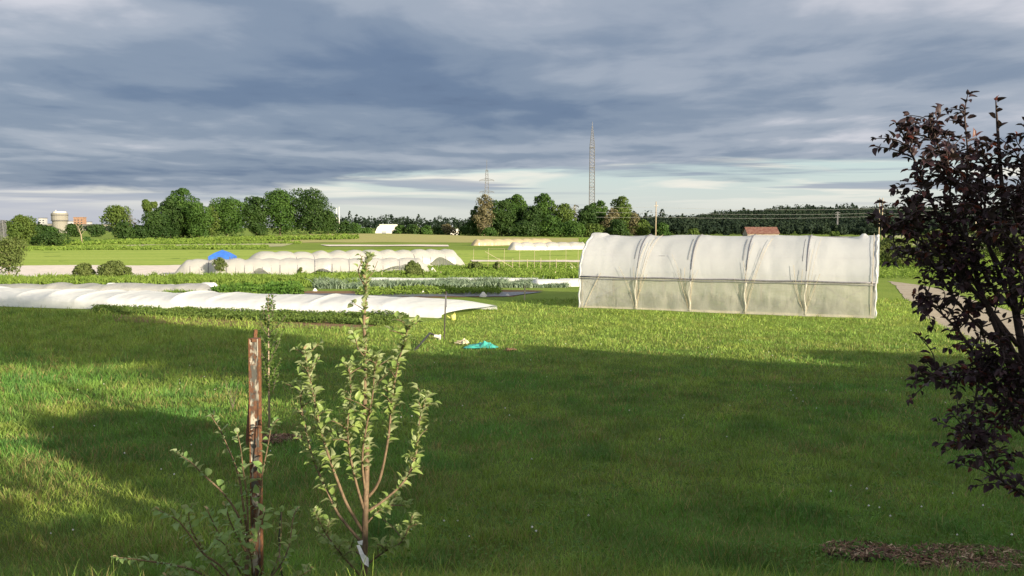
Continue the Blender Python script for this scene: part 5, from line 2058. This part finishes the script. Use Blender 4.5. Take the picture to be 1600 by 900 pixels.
# --- lower apple shrub round the post
Ys = 4.25
bs = gx(360, Ys)
bs.z = float(gh(bs.x, bs.y))
sh = empty('apple_shrub', bs, 'spreading leafy young apple tree around the rusty post, left foreground', 'tree')
ps = Plant(sh, SL, 8)
mainp = [bs - Vector((0, 0, .05))] + ppts([(372, 1000), (384, 900), (390, 840)], Ys, 4.3)
ps.branch(mainp, 0.016, 0.009, 'twig', 'trunk', 8)
shr = [
    ([(388, 870), (375, 812), (350, 772), (318, 742), (298, 722), (276, 708)], 4.3, 4.15, 0.007, 11),
    ([(388, 850), (380, 790), (372, 740), (352, 690), (343, 670), (331, 652)], 4.3, 4.2, 0.006, 9),
    ([(388, 850), (386, 780), (380, 735), (376, 700), (371, 678)], 4.3, 4.1, 0.005, 9),
    ([(390, 850), (404, 790), (410, 740), (418, 700), (424, 668), (430, 660)], 4.3, 4.2, 0.005, 10),
    ([(380, 940), (350, 890), (318, 865), (296, 835), (276, 812), (248, 797)], 4.3, 4.0, 0.007, 13),
    ([(380, 950), (320, 900), (280, 885), (240, 878), (212, 874), (184, 871)], 4.3, 4.05, 0.007, 15),
    ([(380, 930), (330, 880), (312, 850), (300, 830), (295, 805), (300, 790)], 4.3, 4.1, 0.005, 10),
    ([(385, 910), (350, 850), (335, 820), (325, 800)], 4.3, 4.1, 0.005, 8),
    ([(388, 870), (372, 840), (360, 815), (352, 790)], 4.3, 4.05, 0.005, 9),
    ([(392, 880), (400, 850), (408, 820), (414, 800)], 4.3, 4.1, 0.004, 8),
    ([(390, 960), (410, 920), (430, 885), (438, 850), (440, 800)], 4.3, 4.4, 0.005, 6),
    ([(400, 930), (440, 880), (452, 850), (457, 815), (462, 798)], 4.3, 4.4, 0.005, 12),
    ([(400, 950), (440, 920), (470, 900), (485, 890)], 4.3, 4.3, 0.004, 10),
    ([(390, 900), (360, 870), (350, 850), (338, 842)], 4.3, 3.95, 0.004, 10),
    ([(395, 900), (392, 870), (384, 845), (378, 828)], 4.3, 4.0, 0.004, 10),
    ([(380, 960), (340, 930), (300, 905), (260, 900)], 4.3, 4.0, 0.004, 12),
]
for pix, y0, y1, r0, n_ in shr:
    P = ps.branch(ppts(pix, y0, y1), r0, 0.002, 'twig')
    ps.along(P, int(n_ * 2.5), 0.12, 0.052, SL, cluster=1, tipkind=SL + TLf, tipup=0.25)
ps.finish()
# bare dark shoot
b_ = gx(437, 4.7)
b_.z = float(gh(b_.x, b_.y))
tag(MB().tube([b_ - Vector((0, 0, .05)), at(437, 880, 4.7), at(436, 840, 4.7), at(439, 795, 4.7)], [0.006, 0.005, 0.004, 0.002], 6).build('bare_shoot', M['blackpost'], None, True),
    'thin dark bare shoot standing between the post and the apple sapling', 'twig')

# --- slim column apple with its own stake
bc = gp(421, 690)
ct = empty('column_tree', bc, 'slim dark green column shaped young tree behind the rusty post', 'tree')
h = at(0, 459, bc.y).z - bc.z
rng = np.random.RandomState(31)
MB().tube([bc - Vector((0, 0, .05)), bc + Vector((0.01, 0, h * 0.5)), bc + Vector((0.03, 0, h))], [0.022, 0.014, 0.004], 7).build('trunk', M['palebark'], ct, True)
pc = Plant(ct, None, 31)
CLf = [leaf_mesh('column_leaf', 'columnleaf', 1.0, 0.2, 0.3, 40 + k) for k in range(2)]
for k in range(30):
    z = h * (0.34 + 0.62 * k / 30)
    a = k * 2.4
    reach = 0.24 * math.sin(math.pi * (0.12 + 0.85 * k / 30)) ** 0.8 * rng.uniform(0.6, 1.1)
    if 14 < k < 24:
        reach *= 1.25
    s = bc + Vector((0.02 * z / h, 0, z - 0.1))
    e = s + Vector((math.cos(a) * reach + 0.03, math.sin(a) * reach, 0.22 + 0.1 * rng.rand()))
    P = pc.branch([s, s.lerp(e, 0.5) + Vector((math.cos(a) * 0.02, 0, -0.02)), e], 0.006, 0.003, 'bark', 'branch', 4)
    pc.along(P, 15, 0.1, 0.065, CLf, cluster=2, tipup=0.2)
P = pc.branch([bc + Vector((0.02, 0, h * 0.8)), bc + Vector((0.03, 0, h))], 0.005, 0.003, 'bark', 'branch', 4)
pc.along(P, 16, 0.0, 0.065, CLf, cluster=2, tipup=0.2)
pc.finish()
b_ = gp(384, 700)
t_ = at(399.5, 515, b_.y)
tag(MB().tube([b_ - Vector((0, 0, .2)), t_], 0.030, 6).build('support_stake', M['rust']), 'dark rusty rod leaning behind the flaking metal post', 'stake')
# little sapling left of it
b_ = gp(364, 640)
ls = empty('tiny_sapling', b_, 'tiny leafy seedling in the lawn left of the metal post', 'plant')
q = Plant(ls, None, 3)
for k in range(4):
    e = at(352 + 7 * k, 594 + 9 * (k % 3), b_.y)
    P = q.branch([b_, b_.lerp(e, 0.6), e], 0.006, 0.003, 'bark', 'branch', 4)
    q.along(P, 12, 0.25, 0.060, CLf, cluster=1)
q.finish()

# --- purple leaved tree at the right
YP = 4.7
bpz = gx(1652, YP)
bpz.z = float(gh(bpz.x, bpz.y))
pt = empty('purple_leaf_tree', bpz, 'purple leaved tree filling the right edge of the picture', 'tree')
pp = Plant(pt, None, 12)
PL = [leaf_mesh('purple_leaf', 'purpleleaf', 1.05 + 0.12 * k, 0.18 + 0.1 * k, 0.15 + 0.15 * k, 50 + k) for k in range(3)]
RL = [leaf_mesh('red_leaf', 'redleaf', 0.8, 0.4, 0.2, 60)]
trunkp = [bpz - Vector((0, 0, .1))] + ppts([(1648, 1000), (1640, 850), (1625, 700), (1600, 560), (1580, 440), (1568, 320), (1560, 220), (1556, 158)], YP, 4.6)
Pt = pp.branch(trunkp, 0.040, 0.003, 'purpletwig', 'trunk', 8)
pp.along(Pt[int(len(Pt) * .8):], 10, 0.0, 0.055, PL, tipkind=RL)
limbs = [
    ([(1622, 690), (1575, 560), (1525, 430), (1506, 330), (1512, 250), (1506, 172)], 4.66, 4.5, 0.016, 20),
    ([(1600, 580), (1540, 470), (1480, 370), (1446, 290), (1422, 235), (1408, 203)], 4.65, 4.4, 0.013, 18),
    ([(1590, 540), (1510, 440), (1450, 385), (1410, 362), (1385, 352)], 4.65, 4.35, 0.012, 18),
    ([(1618, 680), (1560, 615), (1500, 585), (1455, 590), (1425, 602)], 4.66, 4.45, 0.009, 10),
    ([(1635, 800), (1600, 774), (1560, 745), (1530, 700), (1512, 690)], 4.68, 4.45, 0.010, 11),
    ([(1612, 640), (1550, 590), (1500, 520), (1460, 480), (1440, 470)], 4.65, 4.5, 0.010, 13),
    ([(1590, 500), (1550, 400), (1525, 330), (1478, 262), (1462, 215), (1455, 190)], 4.65, 4.75, 0.011, 17),
    ([(1610, 620), (1560, 500), (1500, 440), (1440, 410), (1405, 400)], 4.66, 4.9, 0.011, 15),
    ([(1576, 420), (1590, 330), (1600, 260), (1612, 190)], 4.62, 4.5, 0.009, 15),
    ([(1620, 690), (1590, 620), (1545, 560), (1520, 640), (1500, 690)], 4.66, 4.4, 0.008, 12),
    ([(1600, 600), (1640, 480), (1660, 380), (1650, 280)], 4.65, 4.8, 0.013, 15),
    ([(1630, 760), (1690, 620), (1730, 480), (1740, 360)], 4.67, 4.7, 0.014, 14),
    ([(1640, 850), (1720, 760), (1790, 680), (1830, 620)], 4.68, 4.9, 0.012, 12),
    ([(1585, 480), (1545, 440), (1490, 330), (1485, 280), (1480, 250)], 4.64, 4.3, 0.009, 15),
    ([(1608, 620), (1570, 640), (1540, 680), (1535, 720)], 4.65, 4.3, 0.008, 11),
    ([(1600, 560), (1540, 520), (1480, 450), (1430, 350), (1420, 320)], 4.65, 4.55, 0.010, 14),
    ([(1580, 440), (1540, 370), (1540, 290), (1535, 230)], 4.62, 4.7, 0.009, 14),
    ([(1620, 700), (1580, 650), (1575, 580), (1560, 530)], 4.66, 4.35, 0.009, 13),
    ([(1628, 740), (1640, 640), (1610, 520), (1600, 420)], 4.67, 4.3, 0.010, 15),
    ([(1632, 780), (1650, 700), (1640, 600), (1625, 560)], 4.68, 4.25, 0.009, 13),
    ([(1600, 560), (1620, 420), (1585, 340), (1590, 300)], 4.65, 4.3, 0.009, 15),
    ([(1590, 500), (1600, 420), (1560, 350)], 4.65, 4.2, 0.008, 12),
]
for pix, y0, y1, r0, nt in limbs:
    P = pp.branch(ppts(pix, y0, y1), r0, 0.003, 'purpletwig')
    pp.along(P, 9, 0.45, 0.055, PL, tipkind=RL + PL, droop=0.2)
    nt = int(nt * 1.6)
    for i in range(nt):
        f = (0.25 + 0.72 * (i + pp.r.random()) / nt) * (len(P) - 1)
        k = int(f)
        p = P[k].lerp(P[min(k + 1, len(P) - 1)], f - k)
        tt = f / (len(P) - 1)
        ln = pp.r.uniform(0.10, 0.32) * (1.12 - 0.6 * tt)
        d = Vector((pp.r.gauss(0, 0.75), pp.r.gauss(0, 0.75), pp.r.gauss(0.25, 0.55))).normalized()
        e = p + d * ln
        m_ = p.lerp(e, 0.5) + Vector((pp.r.gauss(0, 0.015), pp.r.gauss(0, 0.015), 0.015))
        P2 = pp.branch([p, m_, e], 0.0042, 0.0018, 'purpletwig', 'twig', 4)
        pp.along(P2, int(4 + ln * 30), 0.05, 0.054, PL if pp.r.random() < 0.7 else PL + RL, cluster=1, droop=0.35, tipkind=(RL if pp.r.random() < 0.3 else PL))
pp.finish()

# ================================================================== WHAT CASTS THE SHADE: house and trees behind the viewer
hb = Vector((3.5, -15.5, 3.62))
hw, hd, eave = 27.0, 9.0, 4.4
hx0, hx1 = 17.0, 38.0
house = empty('house', (27.5, -19.5, 3.62), 'pale sided house with dark roof standing behind the viewer', 'house')
cx_, cy_ = (hx0 + hx1) / 2, -19.5
MB().box((cx_, cy_, 3.4 + eave / 2), (hx1 - hx0, 8.0, eave + 0.4)).build('wall', M['siding'], house)
zr_ = 3.62 + eave
mb = MB()
for sg in (-1, 1):
    y0 = cy_ + sg * 4.5
    V = [(hx0 - .4, y0, zr_ - 0.1), (hx1 + .4, y0, zr_ - 0.1), (hx1 + .4, cy_, zr_ + 2.6), (hx0 - .4, cy_, zr_ + 2.6)]
    V += [(a, b, c + 0.15) for a, b, c in V]
    mb.add(V, [(3, 2, 1, 0), (4, 5, 6, 7), (0, 1, 5, 4), (1, 2, 6, 5), (2, 3, 7, 6), (3, 0, 4, 7)])
mb.build('roof', M['darkroof'], house)
for x in (hx0 + 0.05, hx1 - 0.05):
    MB().add([(x, cy_ - 3.95, zr_), (x, cy_ + 3.95, zr_), (x, cy_, zr_ + 2.4)], [(0, 1, 2)]).build('gable', M['siding'], house)
for k in range(6):
    x = hx0 + 2.5 + 3.8 * k
    wdw = MB().box((x, cy_ + 4.02, 5.4), (1.3, 0.06, 1.5)).build('window', M['window'], house)
MB().box((hx0 + 4.4, cy_ + 4.03, 4.65), (1.0, 0.06, 2.05)).build('door', M['board'], house)
shade = [
    # x, y, height, width, crown start, seed, density, label
    (11.6, -4, 8.5, 3.4, 0.05, 901, 0.3, 'small tree just behind the viewer, shading the purple tree'),
    (7.4, -4, 5.15, 5.6, 0.02, 907, 0.18, 'low wide bush just behind the viewer'),
    (24.0, -12, 10.9, 8.0, 0.05, 908, 0.5, 'low bushy tree behind the viewer, in front of the house'),
    (28.5, -13, 23.0, 13.0, 0.62, 902, 1.1, 'tallest tree behind the viewer with a high crown over the house'),
    (33.0, -12, 19.5, 10, 0.12, 903, 1.2, 'broad tree behind the viewer near the right end of the house'),
    (41.0, -12, 15.3, 10, 0.10, 904, 1.0, 'round tree behind the viewer right of the house'),
    (49.5, -12, 13.9, 10, 0.08, 905, 0.7, 'second round tree behind the viewer right of the house'),
    (46.5, -14, 16.6, 4.0, 0.5, 909, 0.15, 'slim sparse tree behind the viewer between the two round trees'),
    (55.5, -14, 16.2, 4.5, 0.5, 910, 0.15, 'slim sparse tree behind the viewer near the outermost tree'),
    (58.5, -12, 13.8, 11, 0.06, 906, 1.2, 'outermost tree behind the viewer to the right'),
]
for x, y, hh_, w, c0, sd, dn, lb in shade:
    b_ = Vector((x, y, float(gh(x, y))))
    make_tree('shade_tree', lb, 'tree', b_, hh_ - b_.z, w, sd, M and 'tree', n=int(9000 * dn), size=0.30, c0=c0, nb=16)
